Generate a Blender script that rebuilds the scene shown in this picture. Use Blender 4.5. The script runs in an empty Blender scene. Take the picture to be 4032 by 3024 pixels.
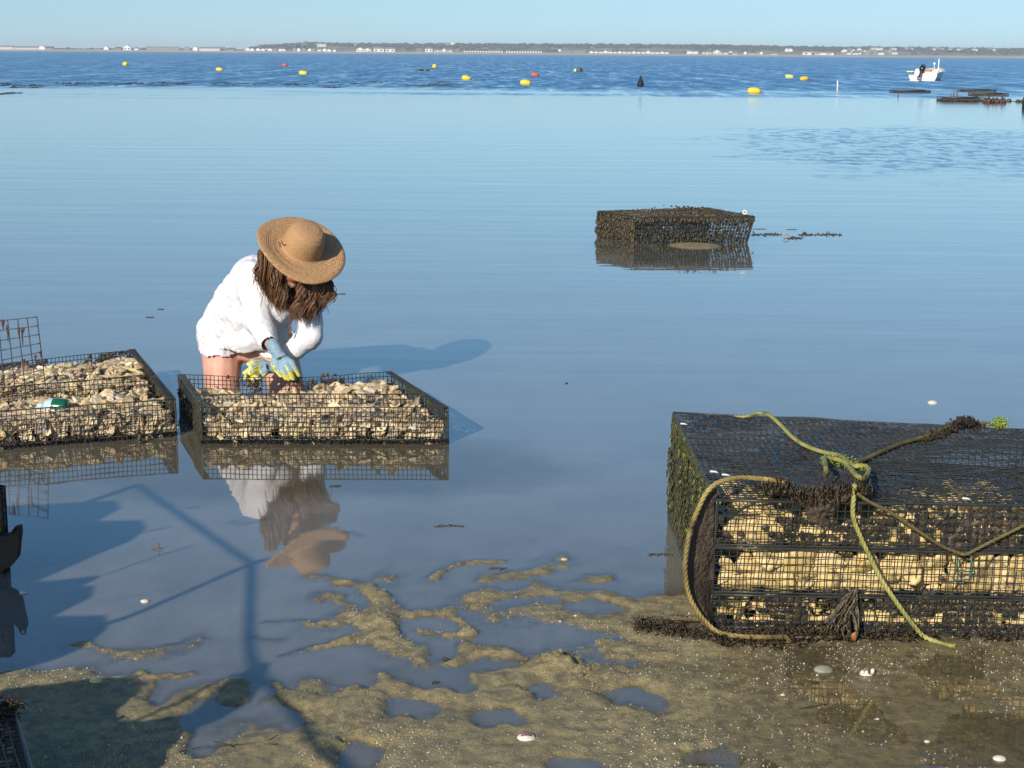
import bpy, bmesh, math, random
import numpy as np
from mathutils import Vector, Matrix, noise as mnoise
R = math.radians
random.seed(7); rng = np.random.default_rng(7)
sc = bpy.context.scene
col = sc.collection

# ------------------------------------------------------------------ camera
F = 6272.; CX = 2016.; CY = 1512.; H = 1.6
PITCH = math.atan((1512 - 211) / F); ROLL = math.atan(29 / 4032)
cf = Vector((0, math.cos(PITCH), -math.sin(PITCH)))
cu0 = Vector((0, math.sin(PITCH), math.cos(PITCH)))
cr = Vector((1, 0, 0)) * math.cos(ROLL) + cu0 * math.sin(ROLL)
cu = cr.cross(cf)
cam = bpy.data.cameras.new('camera'); camo = bpy.data.objects.new('camera', cam); col.objects.link(camo)
cam.sensor_width = 36; cam.lens = 36 * F / 4032; cam.clip_start = .1; cam.clip_end = 20000
camo.matrix_world = Matrix(((cr.x, cu.x, -cf.x, 0), (cr.y, cu.y, -cf.y, 0), (cr.z, cu.z, -cf.z, H), (0, 0, 0, 1)))
sc.camera = camo

# ------------------------------------------------------------------ light
SUN_EL, SUN_ROT = R(26), R(207)
w = bpy.data.worlds.new('World'); sc.world = w; w.use_nodes = True
nt = w.node_tree; bg = nt.nodes['Background']
sky = nt.nodes.new('ShaderNodeTexSky'); sky.sky_type = 'NISHITA'; sky.sun_disc = False
sky.sun_elevation = SUN_EL; sky.sun_rotation = SUN_ROT; sky.ozone_density = 2.0; sky.dust_density = .6; sky.air_density = 1.0
tc = nt.nodes.new('ShaderNodeTexCoord'); sp = nt.nodes.new('ShaderNodeSeparateXYZ'); cb = nt.nodes.new('ShaderNodeCombineXYZ')
nt.links.new(tc.outputs['Generated'], sp.inputs[0])
def wm_(op, a, b_):
    n = nt.nodes.new('ShaderNodeMath'); n.operation = op
    for i, v in enumerate((a, b_)):
        if isinstance(v, float): n.inputs[i].default_value = v
        else: nt.links.new(v, n.inputs[i])
    return n.outputs[0]
zz = sp.outputs[2]      # clear air near the horizon: start the gradient a little above it
zz = wm_('ADD', wm_('MULTIPLY', zz, wm_('ADD', wm_('MULTIPLY', wm_('ABSOLUTE', zz, 0.), .42), .50)), .088)
nt.links.new(sp.outputs[0], cb.inputs[0]); nt.links.new(sp.outputs[1], cb.inputs[1]); nt.links.new(zz, cb.inputs[2]); nt.links.new(cb.outputs[0], sky.inputs['Vector'])
hs = nt.nodes.new('ShaderNodeHueSaturation'); hs.inputs['Saturation'].default_value = 1.3
nt.links.new(sky.outputs[0], hs.inputs['Color']); nt.links.new(hs.outputs[0], bg.inputs[0]); bg.inputs[1].default_value = .108
sl = bpy.data.lights.new('sun', 'SUN'); sl.energy = 5.0; sl.angle = R(.5); sl.color = (1, .93, .82)
so = bpy.data.objects.new('sun', sl); col.objects.link(so)
SD = Vector((math.sin(SUN_ROT) * math.cos(SUN_EL), math.cos(SUN_ROT) * math.cos(SUN_EL), math.sin(SUN_EL)))
so.rotation_euler = SD.to_track_quat('Z', 'Y').to_euler()
sc.view_settings.view_transform = 'Standard'; sc.view_settings.look = 'None'
sc.view_settings.exposure = 0.2; sc.view_settings.gamma = 1; sc.view_settings.use_curve_mapping = False
sc.cycles.max_bounces = 6; sc.cycles.transparent_max_bounces = 12; sc.cycles.volume_bounces = 0
sc.cycles.caustics_reflective = False; sc.cycles.caustics_refractive = False

# ------------------------------------------------------------------ helpers
def ray(x, y): return cf * F + cr * (x - CX) - cu * (y - CY)
O0 = Vector((0, 0, H))
def at_z(x, y, z=0.):
    d = ray(x, y); return O0 + d * ((z - H) / d.z)
def at_y(x, y, Y):
    d = ray(x, y); return O0 + d * (Y / d.y)
def proj(p):
    v = Vector(p) - O0; return CX + F * v.dot(cr) / v.dot(cf), CY - F * v.dot(cu) / v.dot(cf)

def tag(o, label=None, cat=None, group=None, kind=None):
    if label: o['label'] = label
    if cat: o['category'] = cat
    if group: o['group'] = group
    if kind: o['kind'] = kind
    return o
def empty(name, loc, rz=0.):
    o = bpy.data.objects.new(name, None); col.objects.link(o); o.location = loc; o.rotation_euler.z = rz
    o.empty_display_size = .1
    return o

class MB:
    """collects verts/faces in world (or local) coordinates"""
    def __init__(s): s.v = []; s.f = []; s.m = []; s.sm = True
    def add(s, vs, fs, mi=0):
        n = len(s.v); s.v.extend(vs); s.f.extend([tuple(i + n for i in f) for f in fs]); s.m.extend([mi] * len(fs))
    def box(s, c, size, rz=0, mi=0, M=None):
        hx, hy, hz = size[0] / 2, size[1] / 2, size[2] / 2
        vs = [Vector((x, y, z)) for x in (-hx, hx) for y in (-hy, hy) for z in (-hz, hz)]
        if M is None: M = Matrix.Translation(c) @ Matrix.Rotation(rz, 4, 'Z')
        s.add([M @ v for v in vs], [(0, 1, 3, 2), (4, 6, 7, 5), (0, 4, 5, 1), (2, 3, 7, 6), (0, 2, 6, 4), (1, 5, 7, 3)], mi)
    def tube(s, pts, r, sides=6, mi=0, caps=True, flat=1., ref=None):
        pts = [Vector(p) for p in pts]; n = len(pts)
        if not hasattr(r, '__len__'): r = [r] * n
        vs = []; prev = None
        for i, p in enumerate(pts):
            t = (pts[min(i + 1, n - 1)] - pts[max(i - 1, 0)])
            if t.length < 1e-9: t = Vector((0, 0, 1))
            t.normalize()
            if prev is None:
                a = ref if ref is not None else (Vector((0, 0, 1)) if abs(t.z) < .9 else Vector((1, 0, 0)))
                prev = (a - t * a.dot(t)).normalized()
            else:
                prev = prev - t * prev.dot(t)
                prev = prev.normalized() if prev.length > 1e-6 else t.orthogonal().normalized()
            b = t.cross(prev)
            for k in range(sides):
                an = 2 * math.pi * k / sides
                vs.append(p + (prev * math.cos(an) + b * (math.sin(an) * flat)) * r[i])
        fs = []
        for i in range(n - 1):
            for k in range(sides):
                k2 = (k + 1) % sides
                fs.append((i * sides + k, i * sides + k2, (i + 1) * sides + k2, (i + 1) * sides + k))
        if caps:
            fs.append(tuple(range(sides))[::-1]); fs.append(tuple(range((n - 1) * sides, n * sides)))
        s.add(vs, fs, mi)
    def lathe(s, prof, M, seg=24, mi=0):
        vs = []; fs = []
        for (r, z) in prof:
            for k in range(seg):
                a = 2 * math.pi * k / seg; vs.append(M @ Vector((r * math.cos(a), r * math.sin(a), z)))
        for i in range(len(prof) - 1):
            for k in range(seg):
                k2 = (k + 1) % seg; fs.append((i * seg + k, i * seg + k2, (i + 1) * seg + k2, (i + 1) * seg + k))
        s.add(vs, fs, mi)
    def blob(s, c, rad, sub=1, nz=.2, M=None, mi=0, seed=0):
        vs, fs = ICO[sub]; out = []
        for v in vs:
            k = 1 + nz * mnoise.noise(v * 1.6 + Vector((seed * 3.1, seed * 1.7, 0)))
            p = Vector((v.x * rad[0] * k, v.y * rad[1] * k, v.z * rad[2] * k))
            if M is not None: p = M @ p
            out.append(p + Vector(c))
        s.add(out, fs, mi)
    def build(s, name, mats, parent=None, smooth=True, loc=None):
        me = bpy.data.meshes.new(name)
        off = Vector((0, 0, 0))
        if parent is not None: off = wloc(parent)
        elif loc is not None: off = Vector(loc)
        me.from_pydata([tuple(Vector(v) - off) for v in s.v], [], s.f)
        if not isinstance(mats, (list, tuple)): mats = [mats]
        for m in mats: me.materials.append(m)
        if len(mats) > 1: me.polygons.foreach_set('material_index', s.m)
        if smooth: me.polygons.foreach_set('use_smooth', [True] * len(me.polygons))
        me.update()
        o = bpy.data.objects.new(name, me); col.objects.link(o)
        if parent is not None: o.parent = parent
        elif loc is not None: o.location = loc
        return o
def wloc(o):
    p = Vector(o.location)
    while o.parent is not None: o = o.parent; p = p + Vector(o.location)
    return p
def ico(sub):
    bm = bmesh.new(); bmesh.ops.create_icosphere(bm, subdivisions=sub, radius=1)
    r_ = ([v.co.copy() for v in bm.verts], [tuple(v.index for v in f.verts) for f in bm.faces]); bm.free(); return r_
ICO = {1: ico(1), 2: ico(2), 3: ico(3)}

def vnoise(x, y, seed=0):
    """numpy value noise, -1..1"""
    xi = np.floor(x).astype(np.int64); yi = np.floor(y).astype(np.int64)
    fx = x - xi; fy = y - yi; fx = fx * fx * (3 - 2 * fx); fy = fy * fy * (3 - 2 * fy)
    def h(a, b):
        n = (a * 374761393 + b * 668265263 + seed * 974711) & 0x7fffffff
        n = ((n ^ (n >> 13)) * 1274126177) & 0x7fffffff
        return ((n ^ (n >> 16)) & 0xffff) / 32767.5 - 1
    return (h(xi, yi) * (1 - fx) + h(xi + 1, yi) * fx) * (1 - fy) + (h(xi, yi + 1) * (1 - fx) + h(xi + 1, yi + 1) * fx) * fy
def fbm(x, y, oct=4, seed=0):
    s = 0; a = 1; t = 0
    for i in range(oct): s = s + a * vnoise(x * 2 ** i, y * 2 ** i, seed + i * 17); t += a; a *= .5
    return s / t
def grid_mesh(name, xs, ys, Z, mat, smooth=True):
    nx, ny = len(xs), len(ys)
    X, Y = np.meshgrid(xs, ys)
    co = np.stack([X, Y, Z], -1).reshape(-1, 3).astype(np.float32)
    i = np.arange(nx * ny).reshape(ny, nx)
    q = np.stack([i[:-1, :-1], i[:-1, 1:], i[1:, 1:], i[1:, :-1]], -1).reshape(-1, 4)
    me = bpy.data.meshes.new(name); me.vertices.add(len(co)); me.vertices.foreach_set('co', co.ravel())
    me.loops.add(q.size); me.loops.foreach_set('vertex_index', q.ravel().astype(np.int32))
    me.polygons.add(len(q)); me.polygons.foreach_set('loop_start', np.arange(0, q.size, 4, dtype=np.int32))
    me.polygons.foreach_set('loop_total', np.full(len(q), 4, dtype=np.int32))
    me.update(calc_edges=True)
    if smooth: me.polygons.foreach_set('use_smooth', [True] * len(q))
    me.materials.append(mat)
    o = bpy.data.objects.new(name, me); col.objects.link(o); return o

# ------------------------------------------------------------------ materials
class NT:
    def __init__(s, name):
        s.m = bpy.data.materials.new(name); s.m.use_nodes = True; s.t = s.m.node_tree; s.n = s.t.nodes
        s.b = s.n['Principled BSDF']; s.out = s.n['Material Output']
    def node(s, typ, **kw):
        n = s.n.new('ShaderNode' + typ)
        for k, v in kw.items():
            if k.startswith('i_'):
                key = k[2:]; key = int(key) if key.isdigit() else key
                n.inputs[key].default_value = v
            else: setattr(n, k, v)
        return n
    def link(s, a, b): s.t.links.new(a, b)
    def coord(s, scale=(1, 1, 1), kind='Object'):
        t = s.node('TexCoord'); m = s.node('Mapping'); m.inputs['Scale'].default_value = scale
        s.link(t.outputs[kind], m.inputs['Vector']); return m.outputs[0]
    def noise(s, scale, detail=4, rough=.55, vec=None, dist=0.):
        n = s.node('TexNoise'); n.inputs['Scale'].default_value = scale; n.inputs['Detail'].default_value = detail
        n.inputs['Roughness'].default_value = rough; n.inputs['Distortion'].default_value = dist
        s.link(vec if vec is not None else s.coord(), n.inputs['Vector']); return n.outputs['Fac']
    def ramp(s, fac, stops):
        r_ = s.node('ValToRGB'); el = r_.color_ramp.elements
        while len(el) > 1: el.remove(el[-1])
        el[0].position = stops[0][0]; el[0].color = (*stops[0][1], 1) if len(stops[0][1]) == 3 else stops[0][1]
        for p, c in stops[1:]:
            e = el.new(p); e.color = (*c, 1) if len(c) == 3 else c
        s.link(fac, r_.inputs['Fac']); return r_.outputs['Color']
    def math(s, op, a, b=None, clamp=False):
        n = s.node('Math', operation=op); n.use_clamp = clamp
        for i, v in enumerate((a, b)):
            if v is None: continue
            if isinstance(v, (int, float)): n.inputs[i].default_value = v
            else: s.link(v, n.inputs[i])
        return n.outputs[0]
    def mix(s, fac, a, b):
        n = s.node('MixRGB')
        for i, v in enumerate((fac, a, b)):
            if isinstance(v, (int, float)): n.inputs[i].default_value = v
            elif isinstance(v, tuple): n.inputs[i].default_value = (*v, 1)
            else: s.link(v, n.inputs[i])
        return n.outputs[0]
    def bump(s, h, strength=.3, dist=.01, target=True):
        b = s.node('Bump'); b.inputs['Strength'].default_value = strength; b.inputs['Distance'].default_value = dist
        s.link(h, b.inputs['Height'])
        if target: s.link(b.outputs[0], s.b.inputs['Normal'])
        return b.outputs[0]
    def base(s, c):
        if isinstance(c, tuple): s.b.inputs['Base Color'].default_value = (*c, 1)
        else: s.link(c, s.b.inputs['Base Color'])
    def set(s, **kw):
        for k, v in kw.items(): s.b.inputs[k.replace('_', ' ')].default_value = v

def simple(name, c1, c2=None, scale=30, rough=.6, bump=.2, bdist=.003, spec=.5, **kw):
    m = NT(name); n = m.noise(scale)
    m.base(m.ramp(n, [(.32, c1), (.68, c2 or tuple(x * .7 for x in c1))]))
    m.set(Roughness=rough, **{'Specular_IOR_Level': spec}); 
    m.b.inputs['Specular IOR Level'].default_value = spec
    if bump: m.bump(m.noise(scale * 3), bump, bdist)
    return m.m

def mat_sand():
    m = NT('wet_sand'); big = m.noise(3.2, 5); med = m.noise(28, 4); fine = m.noise(420, 3, .7)
    c = m.ramp(big, [(.3, (.31, .243, .108)), (.7, (.47, .365, .16))])
    c = m.mix(m.ramp(med, [(.40, (0, 0, 0)), (.62, (1, 1, 1))]), c, (.20, .165, .085))
    c = m.mix(m.ramp(fine, [(.34, (.65,) * 3), (.56, (0, 0, 0))]), c, (.10, .082, .048))
    c = m.mix(m.math('MULTIPLY', m.ramp(fine, [(.56, (0, 0, 0)), (.68, (1, 1, 1))]), .5), c, (.46, .41, .28))
    v = m.node('TexVoronoi', i_Scale=150.); m.link(m.coord(), v.inputs['Vector'])
    dots = m.ramp(v.outputs['Distance'], [(.14, (1, 1, 1)), (.2, (0, 0, 0))])
    sel = m.ramp(v.outputs['Color'], [(.62, (0, 0, 0)), (.64, (1, 1, 1))])
    patch = m.ramp(m.noise(5, 3), [(.42, (0, 0, 0)), (.62, (1, 1, 1))])
    k = m.math('MULTIPLY', m.math('MULTIPLY', dots, sel), patch)
    ge = m.node('NewGeometry'); sz = m.node('SeparateXYZ'); m.link(ge.outputs['Position'], sz.inputs[0])
    wet = m.ramp(m.math('ADD', m.math('MULTIPLY', sz.outputs[2], 100.), m.math('MULTIPLY', m.noise(18, 3), .35)), [(.25, (1, 1, 1)), (.75, (0, 0, 0))])
    dk = m.node('MixRGB', blend_type='MULTIPLY'); m.link(m.math('MULTIPLY', wet, .85), dk.inputs[0]); m.link(c, dk.inputs[1]); dk.inputs[2].default_value = (.66, .64, .64, 1); c = dk.outputs[0]
    c = m.mix(k, c, (.62, .6, .52)); m.base(c)
    m.link(m.ramp(m.math('ADD', wet, m.math('MULTIPLY', m.noise(9, 3), .3)), [(.1, (.62,) * 3), (1.1, (.24,) * 3)]), m.b.inputs['Roughness'])
    m.b.inputs['Specular IOR Level'].default_value = .45
    h = m.math('ADD', m.math('MULTIPLY', fine, .7), m.math('MULTIPLY', m.noise(190, 4, .75), .8))
    h = m.math('ADD', h, m.math('MULTIPLY', m.noise(62, 5, .7), 1.5))
    m.bump(h, .85, .007); return m.m

def mat_water():
    m = NT('bay_water'); m.n.remove(m.b)
    geo = m.node('NewGeometry'); pos = geo.outputs['Position']
    sep = m.node('SeparateXYZ'); m.link(pos, sep.inputs[0]); X, Y = sep.outputs[0], sep.outputs[1]
    def mapped(scale, rot=0.):
        mp_ = m.node('Mapping'); mp_.inputs['Scale'].default_value = scale; mp_.inputs['Rotation'].default_value = (0, 0, rot)
        m.link(pos, mp_.inputs['Vector']); return mp_.outputs[0]
    # calm: very long, low swell; rough: wind ripples beyond ~70 m and one cat's-paw patch on the right
    calm = m.math('ADD', m.math('MULTIPLY', m.noise(1., 3, .5, mapped((.22, 1.9, 1), R(2))), .0062),
                  m.math('MULTIPLY', m.noise(1., 2, .5, mapped((2.2, 7, 1), R(-3))), .0011))
    calm = m.math('MULTIPLY', calm, m.ramp(m.math('DIVIDE', Y, 40), [(.12, (.22,) * 3), (.22, (.45,) * 3), (.5, (1, 1, 1))]))
    edge = m.math('ADD', Y, m.math('MULTIPLY', m.math('SUBTRACT', m.noise(1., 4, .6, mapped((.035, .12, 1))), .5), 46))
    rf = m.ramp(m.math('DIVIDE', edge, 100), [(.62, (0, 0, 0)), (.82, (1, 1, 1))])
    # patch around (8, 30)
    px = m.math('DIVIDE', m.math('SUBTRACT', X, 9.5), 6.5); py = m.math('DIVIDE', m.math('SUBTRACT', Y, 29), 9.5)
    dd = m.math('ADD', m.math('MULTIPLY', px, px), m.math('MULTIPLY', py, py))
    dd = m.math('ADD', dd, m.math('MULTIPLY', m.math('SUBTRACT', m.noise(1., 4, .6, mapped((.3, .3, 1))), .5), 2.6))
    pf = m.math('MULTIPLY', m.ramp(dd, [(.25, (1, 1, 1)), (1., (0, 0, 0))]), .8)
    rr = m.math('MAXIMUM', rf, pf)
    b = m.node('Bump'); b.inputs['Strength'].default_value = 1.; b.inputs['Distance'].default_value = 1.
    m.link(calm, b.inputs['Height'])
    def ncol(scale, rot, det):
        n = m.node('TexNoise'); n.inputs['Scale'].default_value = 1.; n.inputs['Detail'].default_value = det; n.inputs['Roughness'].default_value = .65
        m.link(mapped(scale, rot), n.inputs['Vector']); return n
    n1 = ncol((3.2, 1.7, 1), R(3), 3); n2 = ncol((1.4, .24, 1), R(-1), 3); n3 = ncol((.5, .05, 1), R(.3), 3)
    sl = m.math('ADD', m.math('ADD', m.math('MULTIPLY', n1.outputs['Fac'], .5), m.math('MULTIPLY', n2.outputs['Fac'], .7)), m.math('MULTIPLY', n3.outputs['Fac'], .5))
    ty = m.math('MULTIPLY', m.math('MULTIPLY', m.math('MAXIMUM', m.math('SUBTRACT', sl, .66), .0), -.80), rf)
    ty = m.math('ADD', ty, m.math('MULTIPLY', m.math('MULTIPLY', m.math('MAXIMUM', m.math('SUBTRACT', n1.outputs['Fac'], .46), .0), -.75), pf))
    s1 = m.node('SeparateColor'); m.link(n1.outputs['Color'], s1.inputs[0])
    tx = m.math('MULTIPLY', m.math('MULTIPLY', m.math('SUBTRACT', s1.outputs[0], .5), .5), rr)
    cv = m.node('CombineXYZ'); m.link(tx, cv.inputs[0]); m.link(ty, cv.inputs[1])
    va = m.node('VectorMath', operation='ADD'); m.link(b.outputs[0], va.inputs[0]); m.link(cv.outputs[0], va.inputs[1])
    vn = m.node('VectorMath', operation='NORMALIZE'); m.link(va.outputs[0], vn.inputs[0]); nrm = vn.outputs[0]
    gl = m.node('BsdfGlossy'); gl.inputs['Roughness'].default_value = .0
    m.link(m.ramp(m.math('DIVIDE', Y, 200), [(.1, (.03,) * 3), (.5, (.16,) * 3)]), gl.inputs['Roughness'])
    gl.inputs['Color'].default_value = (1, 1, 1, 1); m.link(nrm, gl.inputs['Normal'])
    df = m.node('BsdfDiffuse'); m.link(nrm, df.inputs['Normal'])
    cn = m.noise(2.2, 5, .6, mapped((1, 1, 1)))
    near = m.ramp(cn, [(.3, (.158, .152, .136)), (.7, (.198, .190, .166))])
    # darker, browner body colour in soft patches round the trays
    for (mx_, my_, rx_, ry_) in ((-1.0, 6.1, 1.5, .62), (1.1, 3.9, .9, .5), (1.4, 13.4, .9, 1.2)):
        ax_ = m.math('DIVIDE', m.math('SUBTRACT', X, mx_), rx_); ay_ = m.math('DIVIDE', m.math('SUBTRACT', Y, my_), ry_)
        q_ = m.math('ADD', m.math('ADD', m.math('MULTIPLY', ax_, ax_), m.math('MULTIPLY', ay_, ay_)), m.math('MULTIPLY', m.math('SUBTRACT', cn, .5), 1.2))
        near = m.mix(m.ramp(q_, [(.35, (.9,) * 3), (1.3, (0, 0, 0))]), near, (.088, .074, .042))
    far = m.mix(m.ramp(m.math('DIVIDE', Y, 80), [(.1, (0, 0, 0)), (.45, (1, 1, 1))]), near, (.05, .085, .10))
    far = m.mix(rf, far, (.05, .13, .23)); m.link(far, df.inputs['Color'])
    tr = m.node('BsdfTransparent'); tr.inputs['Color'].default_value = (.93, .92, .86, 1)
    at = m.node('Attribute'); at.attribute_name = 'turbid'
    body = m.node('MixShader'); m.link(at.outputs['Fac'], body.inputs[0]); m.link(tr.outputs[0], body.inputs[1]); m.link(df.outputs[0], body.inputs[2])
    dt = m.node('VectorMath', operation='DOT_PRODUCT'); m.link(geo.outputs['Incoming'], dt.inputs[0]); m.link(nrm, dt.inputs[1])
    om = m.math('SUBTRACT', 1., m.math('ABSOLUTE', dt.outputs['Value']), True)
    fr_ = m.math('ADD', m.math('MULTIPLY', m.math('POWER', om, 4.0), .965), .035)
    mx = m.node('MixShader'); m.link(fr_, mx.inputs[0]); m.link(body.outputs[0], mx.inputs[1]); m.link(gl.outputs[0], mx.inputs[2])
    m.link(mx.outputs[0], m.out.inputs['Surface']); return m.m

def mat_oyster(gold=False):
    m = NT('golden_oyster_shell' if gold else 'oyster_shell')
    oi = m.node('ObjectInfo'); ge = m.node('NewGeometry')
    rnd = m.math('FRACT', m.math('ADD', oi.outputs['Random'], ge.outputs['Random Per Island']))
    c = m.ramp(rnd, [(0, (.50, .37, .20)), (.18, (.76, .61, .37)), (.34, (.56, .38, .21)), (.5, (.80, .66, .41)), (.62, (.30, .21, .13)), (.74, (.66, .49, .29)), (.84, (.56, .49, .20)), (.9, (.15, .11, .07)), (1, (.76, .68, .52))])
    vo = m.coord((1, 1, 1)); ring = m.noise(60, 4, .6, vo, 1.5)
    c = m.mix(m.ramp(ring, [(.44, (0, 0, 0)), (.62, (.6,) * 3)]), c, (.25, .165, .085))
    if gold: c = m.mix(.55, c, (.66, .47, .14))
    c = m.mix(m.ramp(m.noise(24, 3), [(.53, (0, 0, 0)), (.63, (.7,) * 3)]), c, (.07, .052, .032)); m.base(c)
    m.set(Roughness=.5); m.bump(m.noise(110, 4, .6, vo, 1.), .5, .004); return m.m

def mat_straw():
    m = NT('straw'); t = m.node('TexCoord'); s = m.node('SeparateXYZ'); m.link(t.outputs['Object'], s.inputs[0])
    r_ = m.math('SQRT', m.math('ADD', m.math('POWER', s.outputs[0], 2.), m.math('POWER', s.outputs[1], 2.)))
    rz = m.math('ADD', r_, m.math('MULTIPLY', s.outputs[2], -.9))
    an = m.math('ARCTAN2', s.outputs[1], s.outputs[0])
    k = m.math('SINE', m.math('ADD', m.math('MULTIPLY', rz, 900.), an))
    cmb = m.node('CombineXYZ'); m.link(m.math('MULTIPLY', rz, 150.), cmb.inputs[0]); m.link(m.math('MULTIPLY', an, 7.), cmb.inputs[1])
    n = m.noise(1.6, 4, .6, cmb.outputs[0])
    c = m.ramp(n, [(.30, (.20, .105, .045)), (.5, (.40, .23, .105)), (.68, (.60, .375, .185))])
    c = m.mix(m.math('MULTIPLY', m.math('ADD', k, 1.), .12), c, (.16, .075, .03))
    c = m.mix(m.ramp(m.noise(14, 3), [(.5, (0, 0, 0)), (.8, (.5,) * 3)]), c, (.30, .15, .06)); m.base(c)
    m.set(Roughness=.75); m.bump(m.math('ADD', m.math('MULTIPLY', k, .5), n), .5, .0022); return m.m

def mat_hair():
    m = NT('brown_hair'); ge = m.node('NewGeometry')
    c = m.ramp(ge.outputs['Random Per Island'], [(0, (.03, .012, .005)), (.45, (.09, .038, .016)), (.8, (.19, .085, .036)), (1, (.32, .165, .075))])
    m.base(m.mix(m.ramp(m.noise(22, 3), [(.4, (0, 0, 0)), (.75, (.5,) * 3)]), c, (.16, .075, .03))); m.set(Roughness=.42); return m.m

def mat_skin():
    m = NT('skin'); m.base(m.ramp(m.noise(14, 4), [(.35, (.56, .31, .225)), (.7, (.47, .235, .165))])); m.set(Roughness=.5)
    m.b.inputs['Subsurface Weight'].default_value = .08; m.bump(m.noise(300), .1, .001); return m.m

def mat_fabric(name, c1, c2, s=.6):
    m = NT(name); m.base(m.ramp(m.noise(9, 3), [(.3, c1), (.75, c2)])); m.set(Roughness=.85)
    m.bump(m.math('ADD', m.noise(16, 4, .5, None, 2.), m.math('MULTIPLY', m.noise(900), .05)), s, .012); return m.m

M = {}
M['sand'] = mat_sand(); M['water'] = mat_water(); M['oyster'] = mat_oyster(); M['oyster_gold'] = mat_oyster(True); M['straw'] = mat_straw(); M['hair'] = mat_hair(); M['skin'] = mat_skin()
M['shirt'] = mat_fabric('white_cotton', (.66, .65, .67), (.60, .59, .62)); M['shorts'] = mat_fabric('pale_shorts', (.62, .54, .56), (.55, .47, .50))
M['lip'] = simple('lips', (.42, .10, .08), rough=.4, bump=0); M['eye'] = simple('eye_white', (.7, .68, .62), rough=.2, bump=0)
M['glove_knit'] = simple('blue_grey_knit', (.22, .33, .42), (.15, .23, .28), 60, .8, .3)
M['glove_rubber'] = simple('yellow_rubber', (.80, .72, .13), (.62, .56, .12), 40, .45, .15)
M['ink'] = simple('black_print', (.015, .015, .02), rough=.6, bump=0)
M['cord'] = simple('leather_cord', (.16, .07, .035), (.09, .04, .02), 80)
M['wire'] = simple('black_coated_wire', (.016, .019, .019), (.03, .034, .03), 25, .38, .4, .002)
M['wire_brown'] = simple('muddy_wire', (.035, .028, .018), (.014, .014, .012), 30, .5, .4, .002)
M['wire_blue'] = simple('blue_black_wire', (.02, .032, .045), (.04, .02, .015), 12, .5, .2, .002)
M['wire_green'] = simple('green_coated_wire', (.01, .14, .12), (.01, .08, .07), 25, .4, .2)
M['mud'] = simple('dark_mud', (.065, .043, .026), (.026, .019, .013), 26, .55, 1., .012, .4)
M['skirt'] = simple('black_weed', (.018, .014, .010), (.008, .008, .006), 60, .5, .8, .006, .4)
M['algae'] = simple('green_algae', (.035, .045, .008), (.075, .08, .012), 60, .55, .8, .006)
M['algae_bright'] = simple('bright_green_weed', (.17, .26, .02), (.3, .4, .06), 60, .6, .8, .006)
M['weed'] = simple('brown_seaweed', (.07, .045, .016), (.022, .016, .008), 40, .35, .9, .006, .6)
M['weed_olive'] = simple('olive_seaweed', (.065, .052, .018), (.022, .019, .008), 30, .45, .9, .006, .5)
M['reddish'] = simple('red_brown_growth', (.09, .03, .014), (.035, .014, .008), 60, .6, .6)
def mat_rope(n, a, b, c_):
    m = NT(n); c = m.ramp(m.noise(14, 4), [(.3, a), (.5, b), (.72, c_)]); m.base(c); m.set(Roughness=.6); m.bump(m.noise(500), .5, .0015); return m.m
M['rope'] = mat_rope('yellow_green_rope', (.09, .085, .02), (.25, .235, .06), (.38, .34, .12))
M['rope_gold'] = mat_rope('gold_rope', (.04, .026, .010), (.22, .155, .045), (.42, .33, .11))
M['rope_brown'] = mat_rope('muddy_rope', (.05, .032, .014), (.10, .075, .022), (.17, .15, .04))
M['white_plastic'] = simple('white_plastic', (.75, .72, .6), (.6, .58, .45), 30, .4, .1)
M['bottle_white'] = simple('white_bottle_plastic', (.45, .55, .58), (.36, .46, .50), 20, .25, 0)
M['bottle_green'] = simple('green_bottle_plastic', (.005, .13, .05), (.005, .07, .035), 20, .2, 0)
M['shell_white'] = simple('bleached_shell', (.6, .56, .48), (.5, .42, .36), 90, .6, .4)
M['shell_brown'] = simple('brown_shell_stain', (.12, .055, .035), (.07, .035, .025), 90, .6, .4)
M['shell_yellow'] = simple('yellow_shell', (.68, .62, .22), (.5, .45, .2), 90, .6, .4)
M['clump'] = simple('damp_sand_clump', (.19, .165, .085), (.12, .10, .055), 60, .8, .9, .006, .2)
M['buoy_yellow'] = simple('yellow_buoy_paint', (.80, .56, .03), (.7, .48, .04), 3, .4, 0)
M['buoy_pale'] = simple('faded_yellow_buoy_paint', (.68, .66, .20), (.6, .56, .16), 3, .5, 0)
M['buoy_orange'] = simple('orange_yellow_buoy_paint', (.75, .42, .03), (.65, .36, .03), 3, .5, 0)
M['buoy_red'] = simple('red_buoy_paint', (.50, .09, .045), (.4, .07, .04), 3, .5, 0)
M['hull'] = simple('white_gelcoat', (.82, .80, .74), (.76, .74, .68), 2, .3, 0)
M['antifoul'] = simple('grey_bottom_paint', (.11, .11, .10), (.07, .07, .065), 4, .6, 0)
M['deck'] = simple('cream_deck', (.7, .66, .58), (.62, .58, .5), 4, .5, 0)
M['motor'] = simple('black_motor_cowl', (.012, .013, .015), (.02, .02, .022), 6, .25, 0)
M['metal'] = simple('grey_metal', (.3, .3, .3), (.2, .2, .2), 8, .4, 0)
M['orange'] = simple('orange_plastic', (.65, .12, .04), (.5, .1, .04), 4, .5, 0)
M['beach'] = simple('far_beach_sand', (.40, .33, .22), (.34, .28, .18), .02, .9, 0)
M['scrub'] = simple('dune_scrub', (.075, .085, .045), (.23, .2, .13), .02, .9, 0)
M['dune'] = simple('dune_grass', (.24, .2, .12), (.10, .105, .055), .03, .9, 0)
M['tree'] = simple('far_pine_canopy', (.022, .034, .016), (.045, .055, .026), .08, .9, 0)
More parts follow.
